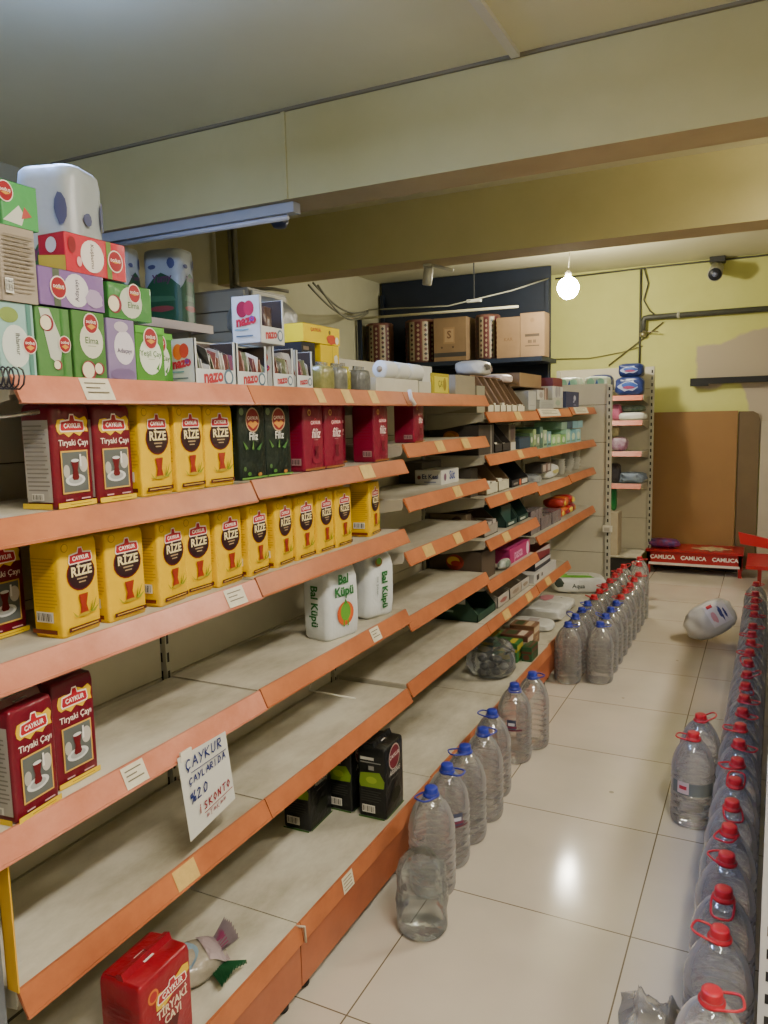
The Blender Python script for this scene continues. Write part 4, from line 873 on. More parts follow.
bx('grey_box', -1.36, -1.15, 4.31, 4.62, 1.5205, .055, '#a5a6a0', 'flat grey box with fine print on the far top shelf', front=lines(.08, .9, .2, .8, 4, '#868680'), group=GB)
bx('white_box', -1.36, -1.17, 4.33, 4.48, 1.5765, .055, '#b9b5aa', 'small white patterned box on the flat grey box', front=[('p', blob(.5, .5, .3, .3, seed=8), '#8f8580')], group=GB)
bx('brown_box', -1.36, -1.18, 4.49, 4.60, 1.5765, .07, '#6f5648', 'small brown and pink box standing on the flat grey box', front=[('r', .4, 0, .6, 1, '#b59a8a')], group=GB)
bx('white_box', -1.36, -1.16, 4.635, 4.895, 1.5305, .06, '#b3b2a4', 'lower pale box with leafy print under the maroon box', front=[('p', blob(.5, .5, .25, .3, seed=9), '#8a9a8a')], group=GB)
bx('white_box', -1.36, -1.16, 4.60+.035, 4.895, 1.5915, .068, '#bdbcb6', 'upper pale box with a scrolled print directly under the maroon box', front=[('e', .35, .5, .13, .13, '#8d8a90'), ('e', .62, .55, .1, .12, '#8d8a90')], group=GB)
bx('maroon_box', -1.36, -1.16, 4.64, 4.88, 1.6605, .05, '#6d2f34', 'dark maroon box on top of the pale boxes on the far top shelf', group=GB)
bx('navy_box', -1.36, -1.165, 5.0, 5.38, 1.5305, .105, '#2c3358', 'navy blue box with a white swirl at the end of the far top shelf', front=[('e', .65, .6, .09, .05, '#b9bccb'), ('p', [(.5, .35), (.6, .55), (.68, .5), (.6, .3)], '#9aa0b8'), ('r', .55, .15, .75, .2, '#7a80a0')], group=GB)
bx('brown_carton', -1.40, -1.22, 3.88, 4.10, 1.5085+.151, .001+.0, '#6f5840', 'thin cardboard sheet lying on the wide slant-cut carton', cat='cardboard', group=GB)
bx('cardboard_carton', -1.40, -1.22, 4.15, 4.60, 1.6475+.0, .075, '#8a7050', 'long brown carton above the small white boxes on the far top shelf', cat='carton', group=GB)
# fourth bay level 2
G2 = 'cartons on the second shelf of the fourth bay'
logo = [('e', .45, .65, .16, .10, '#a8622c'), ('e', .42, .66, .1, .06, '#c9862c'), ('r', .6, .2, .9, .24, '#5e564a')]
bx('dark_carton', -1.40, -1.16, 3.30, 3.52, 1.3165, .135, '#37312c', 'dark coffee-brown carton with an orange oval on its side, second shelf', side=logo, front=[('r', .75, .0, .82, 1, '#8a857c')], cat='carton', group=G2)
tray('display_carton', .11, .24, .14, .04, '#2f2a26', 'near dark display carton with small white packs on the second shelf', -1.28, 3.59, 1.3165, 0, 2, card('#2f2a26'), G2)
tray('display_carton', .13, .24, .14, .04, '#322c28', 'far dark display carton beside the narrow mottled carton', -1.28, 3.72, 1.3165, 0, 2, card('#322c28'), G2)
bx('mottled_carton', -1.38, -1.17, 3.79+.0, 3.90, 1.3165, .13, '#6a6050', 'narrow mottled carton with a white foot on the second shelf', front=[('r', 0, 0, 1, .3, '#b9b5a6'), ('e', .5, .7, .3, .4, '#4a3a38')], cat='carton', group=G2)
bx('navy_carton', -1.36, -1.15, 3.91, 4.11, 1.3165, .06, '#2f4152', 'low slate-blue carton at the end of the second shelf', cat='carton', group=G2, front=[('r', 0, .9, 1, 1, '#1f2428')])
# level 3
G3 = 'cartons on the third shelf of the fourth bay'
bx('dark_carton', -1.41, -1.20, 3.30, 3.40, 1.1245, .13, '#4b443c', 'shadowed dark carton deep at the left of the third shelf', side=[('e', .5, .5, .3, .2, '#3a352f')], cat='carton', group=G3)
tray('display_carton', .17, .25, .15, .05, '#6a5138', 'brown slant-cut carton with cut white front, left one on the third shelf', -1.285, 3.46+.03, 1.1245, 0, 2, card('#bcb79e'), G3)
tray('display_carton', .17, .25, .15, .05, '#6e563c', 'brown slant-cut carton with cut white front, right one on the third shelf', -1.285, 3.67, 1.1245, 0, 2, card('#bcb79e'), G3)
tray('display_carton', .30, .22, .12, .035, '#2c2b2b', 'wide black display carton with white and orange lettering, third shelf', -1.27, 3.95, 1.1245, 0, 0, None, G3, front=[('r', .6, .2, .95, .85, '#bdb6aa'), ('e', .5, .5, .06, .06, '#b5542c'), ('r', .1, .3, .35, .6, '#77746e')], inner='#4f4a45')
# salt box in bay 3
sb = bx('salt_box', -1.285, -1.165, 3.00, 3.20, 1.2135, .06, '#c6c5bd', 'long white carton with blue lettering alone on the third shelf of the nearly empty bay', side=[('e', .16, .5, .07, .07, '#6b3a34'), ('t', 'Et Kesi', .58, .55, .22, '#23305a', .03), ('r', .35, .15, .8, .22, '#6d7590')], front=[('t', 'Süt', .6, .55, .25, '#3a4a8a', .03), ('e', .2, .5, .07, .08, '#6b4a64')])
sb.location = (-1.26, 3.05, 1.2135); sb.rotation_euler = (0, 0, .0)
bx('dark_carton', -1.41, -1.30, 2.98, 3.20, 1.2135, .09, '#4a463e', 'dark carton in shadow behind the white lettered carton', cat='carton')
carton('white_tag_box', -1.415, -1.36, 2.55, 2.61, 1.0235, 1.0235+.10, '#a9a695', [('r', .3, .4, .7, .8, '#5a6a6a')], 'small pale box against the back of the nearly empty bay', 'box')
# level 4
G4 = 'cartons on the fourth shelf of the fourth bay'
bx('brown_carton', -1.41, -1.22, 3.30, 3.36, .9305, .115, '#7a6a50', 'tan carton side showing above the fourth shelf, with a dark round print', side=[('e', .75, .6, .16, .2, '#4a3330'), ('e', .78, .62, .08, .1, '#7a3430')], cat='carton', group=G4)
tray('display_carton', .20, .24, .12, .05, '#4f3f30', 'brown carton with ragged grey contents on the fourth shelf', -1.28, 3.47, .9305, 0, 3, card('#8d867c'), G4, cupc='#9c938a')
tray('display_carton', .19, .23, .15, .028, '#1f3a33', 'left dark green display carton on the fourth shelf', -1.275, 3.80, .9305, 0, 0, None, G4, front=[('r', .2, .3, .7, .7, '#a9b0a4')], inner='#18241f')
tray('display_carton', .19, .23, .15, .028, '#1f3a33', 'right dark green display carton on the fourth shelf', -1.275, 4.01, .9305, 0, 0, None, G4, front=[('r', .2, .3, .7, .7, '#a9b0a4')], inner='#18241f')
bx('green_carton_insert', -1.37, -1.19, 3.72, 3.88, .935, .10, '#28483f', 'solid dark green pack filling the left green display carton', group=G4, cat='carton')
# level 5
bx('brown_carton', -1.41, -1.15, 3.30, 3.50, .7375, .135, '#4a3d30', 'large brown carton with a red and yellow round logo on the fifth shelf', side=[('e', .5, .62, .17, .14, '#8a2f24'), ('e', .47, .66, .12, .08, '#c9a23a'), ('e', .52, .58, .1, .05, '#b5332c'), ('r', .2, .15, .5, .2, '#6f6352')], cat='carton', group=G4)
bx('magenta_box', -1.33, -1.15, 3.74, 4.10, .7375, .075, '#a82a68', 'bright magenta box on the fifth shelf', front=[('e', .88, .5, .07, .1, '#d9c0cc'), ('t', 'pasta', .4, .5, .2, '#d99abc', .02)], top=[('r', .05, .1, .95, .9, '#b84a80')], group=G4)
soft('round_packet', .05, .16, .05, (-1.145, 3.62, .7385), mat('packet_pale', '#b9bdb4', .35, vary=.4, vscale=40, dark='#6a7a6a'), 'small pale oval packet at the lip left of the magenta box', 'packet', decals=[('e', .5, .5, .3, .12, '#6a7a70')], seed=9, p=2)
# level 6
tray('display_carton', .26, .24, .13, .035, '#23402f', 'green-sided open carton straddling the bay joint on the sixth shelf', -1.285, 3.415, .5465, 0, 0, card('#23402f'), 'open cartons on the sixth shelf', side=[('r', .0, .62, .75, 1, '#9fa196'), ('r', .3, .3, .5, .38, '#8ca695')], inner='#3d2c20')
for k, (y, w, c) in enumerate(((3.66, .18, '#b3aa9c'), (3.87, .2, '#a89f90'), (4.05, .15, '#b1aca2'))):
    tray('open_white_carton', w, .24, .085, .055, c, f'open white-fronted carton, {ORD[k]} of three on the sixth shelf', -1.28, y, .5465, 0, 0, card(c), 'open cartons on the sixth shelf', front=[('p', blob(.5, .5, .3, .2, seed=k), '#8a4a44' if k == 0 else '#7d6a58')], inner='#54382a')
bx('flat_white_box', -1.40, -1.14, 4.16, 4.66, .5505, .05, '#bdbab4', 'flat white box with black dots on the sixth shelf', front=[('r', .1, .2, .2, .8, '#2a2826'), ('r', .3, .3, .36, .7, '#2a2826')], top=[('e', .3, .4, .02, .02, '#2a2826'), ('e', .7, .6, .02, .02, '#2a2826')], group='flat boxes in the fifth bay')
bx('flat_dark_box', -1.38, -1.16, 4.25, 4.60, .6015, .045, '#2f3038', 'flat black and white box stacked on the flat white one', front=[('r', 0, .5, 1, 1, '#b9b8b4')], group='flat boxes in the fifth bay')
bx('flat_red_box', -1.38, -1.17, 4.22, 4.62, .6475, .06, '#7a2832', 'flat wine-red box with a pale corner on top of the stack', front=[('p', [(.0, 1), (1, 1), (1, .5)], '#b5a9a4')], top=[('r', .0, .5, 1, 1, '#a89c98')], group='flat boxes in the fifth bay')
# fifth/sixth bay: small boxes on level 2
cols = ['#5e7d5a', '#8aa06a', '#7a8a72', '#4a6a5e', '#9ab08a', '#6f9aa0', '#8fc07a', '#a6c48a', '#7ab05a', '#9cc6b0', '#6fa6b4', '#8ec0c8']
yy = 4.16
for k in range(12):
    w = [.07, .06, .08, .07, .09, .10, .12, .12, .14, .13, .16, .15][k]; h = [.09, .11, .08, .12, .10, .09, .065, .065, .06, .09, .08, .085][k]
    bx('small_tea_box', -1.36, -1.165, yy, yy+w-.006, 1.3005, h, cols[k], f'small green or teal box, {ORD[k]} from the left on the far second shelf', front=[('e', .5, .6, .25, .25, '#c9cdb9'), ('r', .1, .1, .9, .22, '#3f5a44')] if k < 6 else [('p', blob(.5, .5, .3, .3, seed=k), '#c3d4b4'), ('r', .1, .1, .9, .2, '#5e8a6a')], group='small boxes on the far second shelf'); yy += w
yy = 4.95
for k in range(4):
    bx('small_tea_box', -1.36, -1.18, yy, yy+.15, 1.3005+.0905 if k > 9 else 1.393, .05, ['#7d9a88', '#3d5260', '#78a2ac', '#8ab4bc'][k], f'small box lying on the upper tier, {ORD[k]} from the left, far second shelf', group='upper tier boxes on the far second shelf'); yy += .16
# level 3: white paper ware
CW = mat('cup_white', '#bfbdb2', .6, vary=.1)
soft('clear_pack', .16, .30, .055, (-1.24, 4.32, 1.096), thin_plastic('film2', '#d8d8d4', .35), 'clear film pack of pale plates on the far third shelf', 'packet', seed=21)
pb = bx('picture_box', -1.27, -1.17, 4.40, 4.62, 1.0955+.057, .055, '#4b4640', 'small dark picture box on the clear film pack', front=[('r', .12, .15, .88, .85, '#a59a92'), ('e', .5, .5, .1, .15, '#5a3a34')]); pb.location = (-1.21, 4.50, 1.152)
soft('clear_pack', .15, .28, .09, (-1.24, 4.74, 1.096), WP, 'crumpled white film pack with a yellow streak on the far third shelf', 'packet', decals=[('p', blob(.5, .5, .2, .15, seed=4), '#b5ad6a')], seed=22)
def cupstack(x, y, z, n, lab, r=.045, h=.016):
    root = empty('cup_stack', (x, y, z)); 
    for k in range(n):
        b = MB(); b.lathe([(r*.7, 0), (r*.85, h*1.5), (r, h*2.2), (r*1.04, h*2.3), (r*.97, h*2.2), (r*.7, h*.4)], CW, 18, (random.uniform(-.004, .004), random.uniform(-.004, .004), k*h), cap1=True); b.build('cup', root)
    tag(root, lab, 'stack of bowls', 'stacks of white bowls on the far third shelf')
cupstack(-1.21, 5.00, 1.1005, 5, 'short stack of white bowls beside the crumpled white pack')
cupstack(-1.22, 5.28, 1.1005, 8, 'taller stack of white bowls, left of the last one')
cupstack(-1.22, 5.48, 1.1005, 9, 'tallest stack of white bowls by the end panel')
# level 4: clear glasses + colourful bags
def glasspack(y0, y1, z, lab, x0=-1.36, x1=-1.16, h=.075):
    root = empty('glass_set', (0, 0, 0)); b = MB(); b.box(x0, x1, y0, y1, z, z+h, thin_plastic('film3', '#d3cfd2', .25, '#c9bfc6')); b.build('film_wrap', root)
    for i in range(2):
        for j in range(3):
            q = MB(); q.lathe([(.02, .002), (.027, h*.9), (.025, h*.9), (.018, .008)], thin_plastic('glassy', '#d9ccd4', .3, '#b9a2b0'), 14, (x1-.035-.07*i, y0+(y1-y0)*(j+.5)/3, z)); q.build('drinking_glass', root)
    tag(root, lab, 'glass set', 'film-wrapped glass sets on the far fourth shelf')
glasspack(4.16, 4.36, .8205, 'lower left film-wrapped set of drinking glasses by the bay joint')
glasspack(4.38, 4.62, .8205, 'lower middle film-wrapped set of drinking glasses')
glasspack(4.64, 4.86, .8205, 'lower right film-wrapped set of drinking glasses beside the coloured bags')
glasspack(4.16, 4.40, .8965, 'upper film-wrapped set of drinking glasses under the shelf', h=.06)
bc = [('#a8342c', '#d9b53a'), ('#c9662c', '#8a2434'), ('#b5282f', '#d9c04a'), ('#8a2434', '#c98a3a')]
for k in range(7):
    y = 4.95+.115*(k % 4)+(.05 if k > 3 else 0); z = .8205+(.062 if k > 3 else 0); c = bc[k % 4]
    soft('snack_bag', .14, .11, .062, (-1.235, y, z), foil(c[0], .6), f"bright red and yellow snack bag, {ORD[k % 4]} from the left in the {'upper' if k > 3 else 'lower'} layer", 'snack bag', decals=[('p', blob(.5, .5, .3, .3, seed=k), c[1])], seed=30+k, group='colourful snack bags on the far fourth shelf')
# ------------------------------------------------------------------ base deck goods
zb = BASEZ+.001
def flat_pack(x, y, w, d, h, lab, dec, seed):
    soft('napkin_pack', d, w, h, (x, y, zb), WP, lab, 'wrapped pack', decals=dec, seed=seed, face='top', group='white wrapped packs on the bottom deck', p=4, eps=.003)
flat_pack(-1.25, 4.44, .20, .30, .05, 'flattest white wrapped pack nearest on the bottom deck', [('r', .3, .3, .7, .5, '#a59a9c')], 41)
flat_pack(-1.24, 4.70, .22, .30, .085, 'plump clear-white wrapped pack, second on the bottom deck', [('p', blob(.5, .5, .3, .2, seed=5), '#b9b9b4')], 42)
flat_pack(-1.24, 4.95, .22, .30, .07, 'white wrapped pack with pink print, third on the bottom deck', [('p', blob(.5, .6, .35, .15, seed=6), '#c47a88'), ('e', .6, .3, .03, .03, '#2a2626')], 43)
wp = MB()
soft('wet_wipe_pack', .38, .2, .13, (-1.19, 5.50, zb), WP, 'white and green wrapped tissue pack at the far end of the bottom deck', 'wrapped pack', rz=.3, decals=[('p', [(.05, .1), (.5, .1), (.5, .8), (.08, .85)], '#d5d5ce'), ('p', blob(.15, .6, .08, .25, seed=6), '#3f4a44'), ('t', 'Aqua', .5, .45, .11, '#3a4646', .02), ('p', [(.1, .9), (.8, .92), (.7, 1.0), (.2, 1.0)], '#6aa83a')], seed=44, face='-y', p=4, eps=.004)
for k, (x0, x1, y0, y1, h, c, f, lab) in enumerate(((-1.41, -1.27, 3.86, 4.04, .085, '#3a5e2c', '#c9b23c', 'green and yellow box deepest on the bottom deck beside the clear bag'), (-1.25, -1.12, 3.76, 3.87, .10, '#2f6a34', '#b8a53a', 'small green box with yellow stripe right behind the clear bag'),
      (-1.25, -1.10, 3.88, 4.0, .11, '#6a4234', '#c9b9a4', 'brown and cream box behind the small green one'), (-1.26, -1.12, 4.08, 4.2, .11, '#7d5a40', '#bfa98a', 'tan-topped brown box, farthest of the small boxes on the bottom deck'), (-1.11, -1.055, 3.80, 3.93, .075, '#24502c', '#5a2f22', 'little dark green box at the deck edge'))):
    bx('small_box', x0, x1, y0, y1, zb, h, c, lab, front=[('r', .05, .6, .95, .9, f), ('t', 'ÇAY', .5, .3, .25, f, .02)], side=[('r', 0, .55, 1, .72, f), ('p', blob(.5, .3, .3, .2, seed=k), f)], top=[('r', .1, .15, .9, .4, f), ('r', .15, .5, .8, .85, '#3d4a2c')], group='small boxes on the bottom deck')
# clear bag of dark goods
root = empty('clear_bag', (-1.19, 3.55, zb))
b = MB(); R_ = []
for i, (r, z) in enumerate(((.06, 0), (.10, .01), (.12, .05), (.12, .10), (.10, .145), (.088, .165))):
    R_.append([(r*math.cos(a*2*PI/26)*(1+.07*math.sin(a*1.7+i)), r*1.0*math.sin(a*2*PI/26)*(1+.06*math.sin(a*2.3+i*2)), z) for a in range(26)])
b.rings(R_, thin_plastic('bag_film', '#dcdedc', .2, rough=.15), cap1=False); b.build('bag_film', root)
for s_, a in ((1, 0), (-1, 1.2)):
    h = MB(); h.tube([(-.08*s_, -.03, .12), (-.14*s_, -.08, .16), (-.10*s_, -.12, .19), (-.04*s_, -.1, .15)], .007, MATS['bag_film'], 6); h.build('bag_handle', root)
rn = random.Random(11)
for k in range(16):
    q = MB(); a = rn.uniform(0, 6.3); rr_ = rn.uniform(0, .07); zz = .004+.028*(k//6)
    q.lathe([(.012, 0), (.022, .008), (.024, .02), (.014, .032)], mat('dark_piece%d' % (k % 3), ['#3d3c3e', '#55524f', '#8a8783'][k % 3], .35), 10, (rr_*math.cos(a), rr_*math.sin(a), zz)); q.build('loose_piece', root)
tag(root, 'knotted clear plastic bag of dark grey pieces on the bottom deck', 'plastic bag')
# bread-like clear pack near the red pack
root = soft('pasta_bag', .12, .19, .065, (-1.165, 1.255, zb), mat('pasta_film', '#a9a190', .2, vary=.3, vscale=14, dark='#857c6a', bump=.6, bscale=26, coat=.5), 'clear packet with blue label and pink lettering lying behind the large red pack', 'packet', rz=-.5, decals=[('p', blob(.35, .5, .3, .45, n=22, j=.05, seed=6), '#7f98a8'), ('e', .3, .5, .2, .2, '#a9adb0'), ('t', 'M', .3, .5, .2, '#2c3a3a', .04), ('r', .72, .1, .98, .9, '#9a8a8c')], seed=50, face='top', p=2.6, eps=.003)
f = MB(); n = 18
def ruffle(cx, cy, dx_, dy_, wd, col, h0, h1):
    wd *= 1.0
    A_ = []; B2 = []
    for k in range(n):
        t = k/(n-1)-.5; A_.append((cx+wd*.5*t*dy_, cy-wd*.5*t*dx_, h0+.004*(k % 2))); B2.append((cx+dx_+wd*1.3*t*dy_+.006*(k % 2), cy+dy_-wd*1.3*t*dx_, h1+.016*(k % 2)-.03*abs(t)))
    f.add(A_+B2, [(k, k+1, n+k+1, n+k) for k in range(n-1)], col)
ruffle(.0, .055, .0, .06, 1.2, foil('#8d8084', .5), .03, .085); ruffle(.0, .065, .0, .03, 1.7, foil('#a04a72', .4), .035, .07); ruffle(.03, .06, .05, .025, 1.3, foil('#2f6a44', .4), .02, .03)
f.build('gathered_end', root)

# ------------------------------------------------------------------ small shelf fittings
b = MB(); b.tube([(-1.325, 2.12, .68), (-1.338, 2.10, .60), (-1.165, 2.10, .597)], .003, mat('wire_white', '#c6c2b2', .4)); 
tag(b.build('wire_hook'), 'thin white bent wire under the sugar bag shelf', 'wire')
b = MB(); b.tube([(-1.24, .80, 1.512), (-1.17, .86, 1.512), (-1.155, .90, 1.515), (-1.15, .955, 1.522)], [.003, .003, .003, .005], mat('steel', '#b5b4ae', .25, metal=.9))
tag(b.build('steel_hook'), 'thin steel hook jutting in at the left edge under the top shelf', 'hook')
b = MB(); pts = [(-1.10+.016*math.cos(k*.7), .80+.0011*k+.0, 1.575+.018*math.sin(k*.7)) for k in range(75)]; b.tube(pts, .0016, mat('black_wire', '#23222a', .4), 5)
o = tag(b.build('wire_coil'), 'black coiled spring cord at the left end of the top shelf', 'cord'); o.location = (0, 0, 0)
b = MB(); b.box(-1.146, -1.118, .797, .80, .531, .775, mat('yellow_strip', '#d8a516', .45)); b.box(-1.146, -1.144, .797, .812, .531, .775, MATS['yellow_strip'])
yo = tag(b.build('edge_strip'), 'thin yellow plastic edge strip standing on the shelf at the left picture edge', 'strip')
b = MB(); b.box(-1.20, -1.147, .765, .792, 0, .775, mat('post_grey', '#6d7278', .4, vary=.1)); tag(b.build('grey_post'), 'grey steel post at the bottom left picture corner', 'post')
b = MB(); b.tube([(-1.093, 2.41, 1.588), (-1.092, 2.42, 1.56), (-1.085, 2.435, 1.538)], .0075, ink('#d4d0c6'), 6); tag(b.build('cable_tie'), 'white plastic tie on the top shelf lip at a bay joint', 'tie')
b = MB(); b.tube([(-1.032, 1.515, .218), (-1.015, 1.53, .212), (-1.012, 1.53, .17)], .0035, ink('#b5aa98'), 6); tag(b.build('cable_tie'), 'grey plastic tie at the bottom deck joint', 'tie')
carton('price_card', -1.425, -1.42, 2.47, 2.53, 1.19, 1.25, '#c3c0b2', [('r', .3, .3, .7, .8, '#5a5a56')], 'small white card on the back panel above the lone yellow pack', 'card') 

# ------------------------------------------------------------------ towels and things behind the shelves
TW = mat('towel_wrap', '#a3aaaa', .35, bump=.4, bscale=12, vary=.08)
def towel(x, y, z, w, d, h, rz, lab):
    b = MB(); R_ = []; e = .55; p_ = 2/e
    def lob(a): return 1-.045*(1-abs(math.cos(2*a)))*0-.05*(abs(math.cos(a)) < .16)-.05*(abs(math.sin(a)) < .16)
    for zz, s_ in ((0, .9), (.008, .97), (.03, 1), (h*.33, 1.01), (h*.36, .985), (h*.5, 1.01), (h*.66, 1.01), (h*.69, .985), (h-.03, 1), (h-.008, .96), (h, .86)):
        ring = []
        for k in range(56):
            a = 2*PI*k/56; X_ = w/2*math.copysign(abs(math.cos(a))**e, math.cos(a)); Y_ = d/2*math.copysign(abs(math.sin(a))**e, math.sin(a))
            g = s_*(1-.035*math.exp(-((a/(PI/2)) % 1-.0)**2*60)-.035*math.exp(-((a/(PI/2)) % 1-1)**2*60)); ring.append((X_*g, Y_*g, zz))
        R_.append(ring)
    b.rings(R_, TW)
    green = '#234f30'
    its = [('p', [(.06, .01), (.94, .01), (.94, .50), (.80, .58), (.66, .64), (.52, .68), (.38, .64), (.22, .55), (.06, .44)], green), ('p', [(.2, .30), (.85, .30), (.8, .36), (.25, .38)], '#3f6a48'), ('t', 'Yumy', .52, .60, .24, '#5d3050', .03, .2, .05, .85), ('p', blob(.77, .80, .09, .07, 10, .1, 4), '#4a4f70'), ('p', blob(.3, .76, .1, .03, 10, .1, 5), '#4a4f70'), ('p', blob(.5, .2, .3, .04, 12, .1, 5), '#8a3f3c')]
    for ax, O, U, ww in (('-y', (-w/2, -d/2, 0), (1, 0, 0), w), ('+x', (w/2, -d/2, 0), (0, 1, 0), d)):
        v0, f0 = len(b.v), len(b.f)
        b.face(O, U, (0, 0, 1), None, its, w=ww, h=h, eps=.0006)
        def fn(q, ax=ax):
            if ax == '-y': t = min(.97, abs(q[0]/(w/2))); return (q[0], -d/2*1.01*(1-t**p_)**(1/p_)-.002-abs(q[1]+d/2), q[2])
            t = min(.97, abs(q[1]/(d/2))); return (w/2*1.01*(1-t**p_)**(1/p_)+.002+abs(q[0]-w/2), q[1], q[2])
        b.drape(v0, f0, fn, 3)
    o = b.build('paper_towel_pack', None, (x, y, z), rz); tag(o, lab, 'paper towels', 'wrapped paper towel packs')
towel(-1.36, 1.225, 1.5805, .145, .13, .445, .30, 'big white and green paper towel pack behind the tea boxes at upper left')
# rack board against left wall with towels and grey cabinet
br = tag(empty('wall_shelf', (0, 0, 0)), 'wall board with a pale edge carrying far paper towel packs and the grey cabinet', 'shelf')
MB().box(-3.64, -2.86, 2.6, 3.6, 2.0, 2.03, mat('board_pink', '#b79a86', .5)).build('board', br)
MB().box(-2.875, -2.855, 2.6, 3.6, 1.99, 2.035, mat('board_edge', '#cbb7a4', .45)).build('board_edge', br)
for y in (2.7, 3.5): MB().prism([(-3.64, 1.75), (-3.64, 2.0), (-2.95, 2.0), (-2.95, 1.97)], 'y', y, y+.02, DKW).build('bracket', br)
towel(-3.0, 3.42, 2.031, .25, .17, .40, .15, 'white and green paper towel pack at the right end of the wall board')
towel(-3.20, 3.24, 2.031, .22, .15, .40, .1, 'paper towel pack half hidden behind the rightmost one on the wall board')
towel(-3.36, 3.06, 2.031, .16, .15, .40, .1, 'paper towel pack next to the crimson tea box on the wall board')
cb = tag(empty('grey_cabinet', (0, 0, 0)), 'grey slatted cabinet standing high behind the sachet display boxes', 'cabinet')
CG = mat('cabinet_grey', '#8f8c7c', .5, vary=.12)
MB().box(-3.42, -2.75, 3.80, 4.2, .0, 2.27, CG).build('body', cb)
d = MB(); 
for k in range(9): d.box(-2.75, -2.735, 3.83, 4.18, 1.2+k*.118, 1.31+k*.118, mat('cabinet_slat', '#a5a28e', .5))
d.box(-2.752, -2.745, 3.81, 4.2, .1, 2.26, ink('#5b584b')); d.build('slatted_door', cb)
f2 = MB()
for k in range(9): f2.box(-3.40, -2.77, 3.785, 3.80, 1.2+k*.118, 1.31+k*.118, MATS['cabinet_slat'])
f2.build('slatted_side', cb)
# unlit fluorescent batten under beam
fl = tag(empty('fluorescent_batten', (0, 0, 0)), 'unlit slim fluorescent batten mounted under the first ceiling beam', 'lamp')
MB().box(-3.2, -1.97, 3.10, 3.16, 2.437, 2.484, mat('batten_grey', '#9fa1a6', .4)).build('housing', fl)
MB().tube([(-3.15, 3.13, 2.425), (-2.02, 3.13, 2.425)], .013, mat('tube_off', '#b9bcc4', .3), 10).build('tube', fl)
b = MB(); b.lathe([(.012, .06), (.03, .05), (.045, .02), (.03, -.005), (.01, -.01)], mat('navy_cap', '#2a3350', .4), 16, (-2.14, 3.24, 2.42)); b.box(-2.25, -2.14, 3.22, 3.25, 2.455, 2.475, MATS['navy_cap'])
tag(b.build('ceiling_hook_fitting'), 'small dark blue round fitting just right under the unlit batten end', 'fitting')
b = MB()
for x in (-3.42, -3.46): b.tube([(x, 4.6, 0), (x, 4.6, 2.86)], .018, mat('pipe_paint', '#8d8a76', .5), 8)
tag(b.build('wall_pipes'), 'pair of thin painted pipes running up in front of the second beam', 'pipe')
b = MB(); b.tube([(-3.46, 4.6, 2.46), (-3.3, 4.5, 2.40), (-3.05, 4.5, 2.38), (-2.95, 4.55, 2.36)], .012, mat('hose', '#8f8d80', .4), 8); tag(b.build('loose_hose'), 'loose grey hose ends at the foot of the painted pipes', 'hose')
# grey wrapped bag behind the yellow carton
soft('wrapped_bundle', .3, .42, .24, (-2.3, 3.3, 1.87), mat('bundle_grey', '#7f8078', .4, bump=.6, bscale=9, vary=.2), 'grey film-wrapped bundle rising behind the yellow carton', 'bundle', seed=61, p=2.3)
MB_ = MB(); MB_.box(-2.5, -2.05, 3.0, 3.6, 0, 1.869, mat('grey_cupboard', '#77746a', .6, vary=.1)); 
for k in range(3): MB_.face((-2.05, 3.02, .1+k*.6), (0, 1, 0), (0, 0, 1), None, [('r', 0, 0, 1, 1, '#6a675d'), ('r', .8, .45, .85, .55, '#3a3833')], w=.56, h=.55)
tag(MB_.build('back_cupboard'), 'plain grey cupboard behind the shelves that carries the wrapped bundle', 'cupboard')
# loose cables in the left back ceiling
for k, (sag, dz) in enumerate(((.30, 0), (.24, .02), (.36, -.02))):
    b = MB(); pts = []
    for i in range(13):
        t = i/12; pts.append((-3.05-.42*t+.04*k*(1-t), 4.97+1.75*t, 2.47+dz*.5+.03*t-sag*math.sin(PI*t)*.4)); 
    b.tube(pts, .008, mat('cable_grey', '#6a6a5c', .5), 6)
    tag(b.build('loose_cable'), ['upper sagging grey cable in the back left ceiling corner', 'middle sagging grey cable in the back left ceiling corner', 'lowest sagging grey cable in the back left ceiling corner'][[1, 0, 2][k]], 'cable', 'sagging cables')
b = MB(); b.tube([(-1.87, 7.3, 2.74), (-2.1, 6.9, 2.60), (-2.6, 6.6, 2.47), (-3.4, 6.6, 2.5)], .007, mat('cable_pale', '#8d8e80', .5), 6); tag(b.build('loose_cable'), 'pale cable running down from the yellow wall corner over the cartons', 'cable')
b = MB(); b.box(-2.46, -2.33, 6.70, 6.74, 2.50, 2.525, mat('white_gloss', '#e3e2da', .2)); b.box(-2.40, -2.39, 6.715, 6.725, 2.525, 2.87, ink('#3a3d40')); tag(b.build('ceiling_plate'), 'small white plate hanging above the narrow rolled rug', 'fitting')
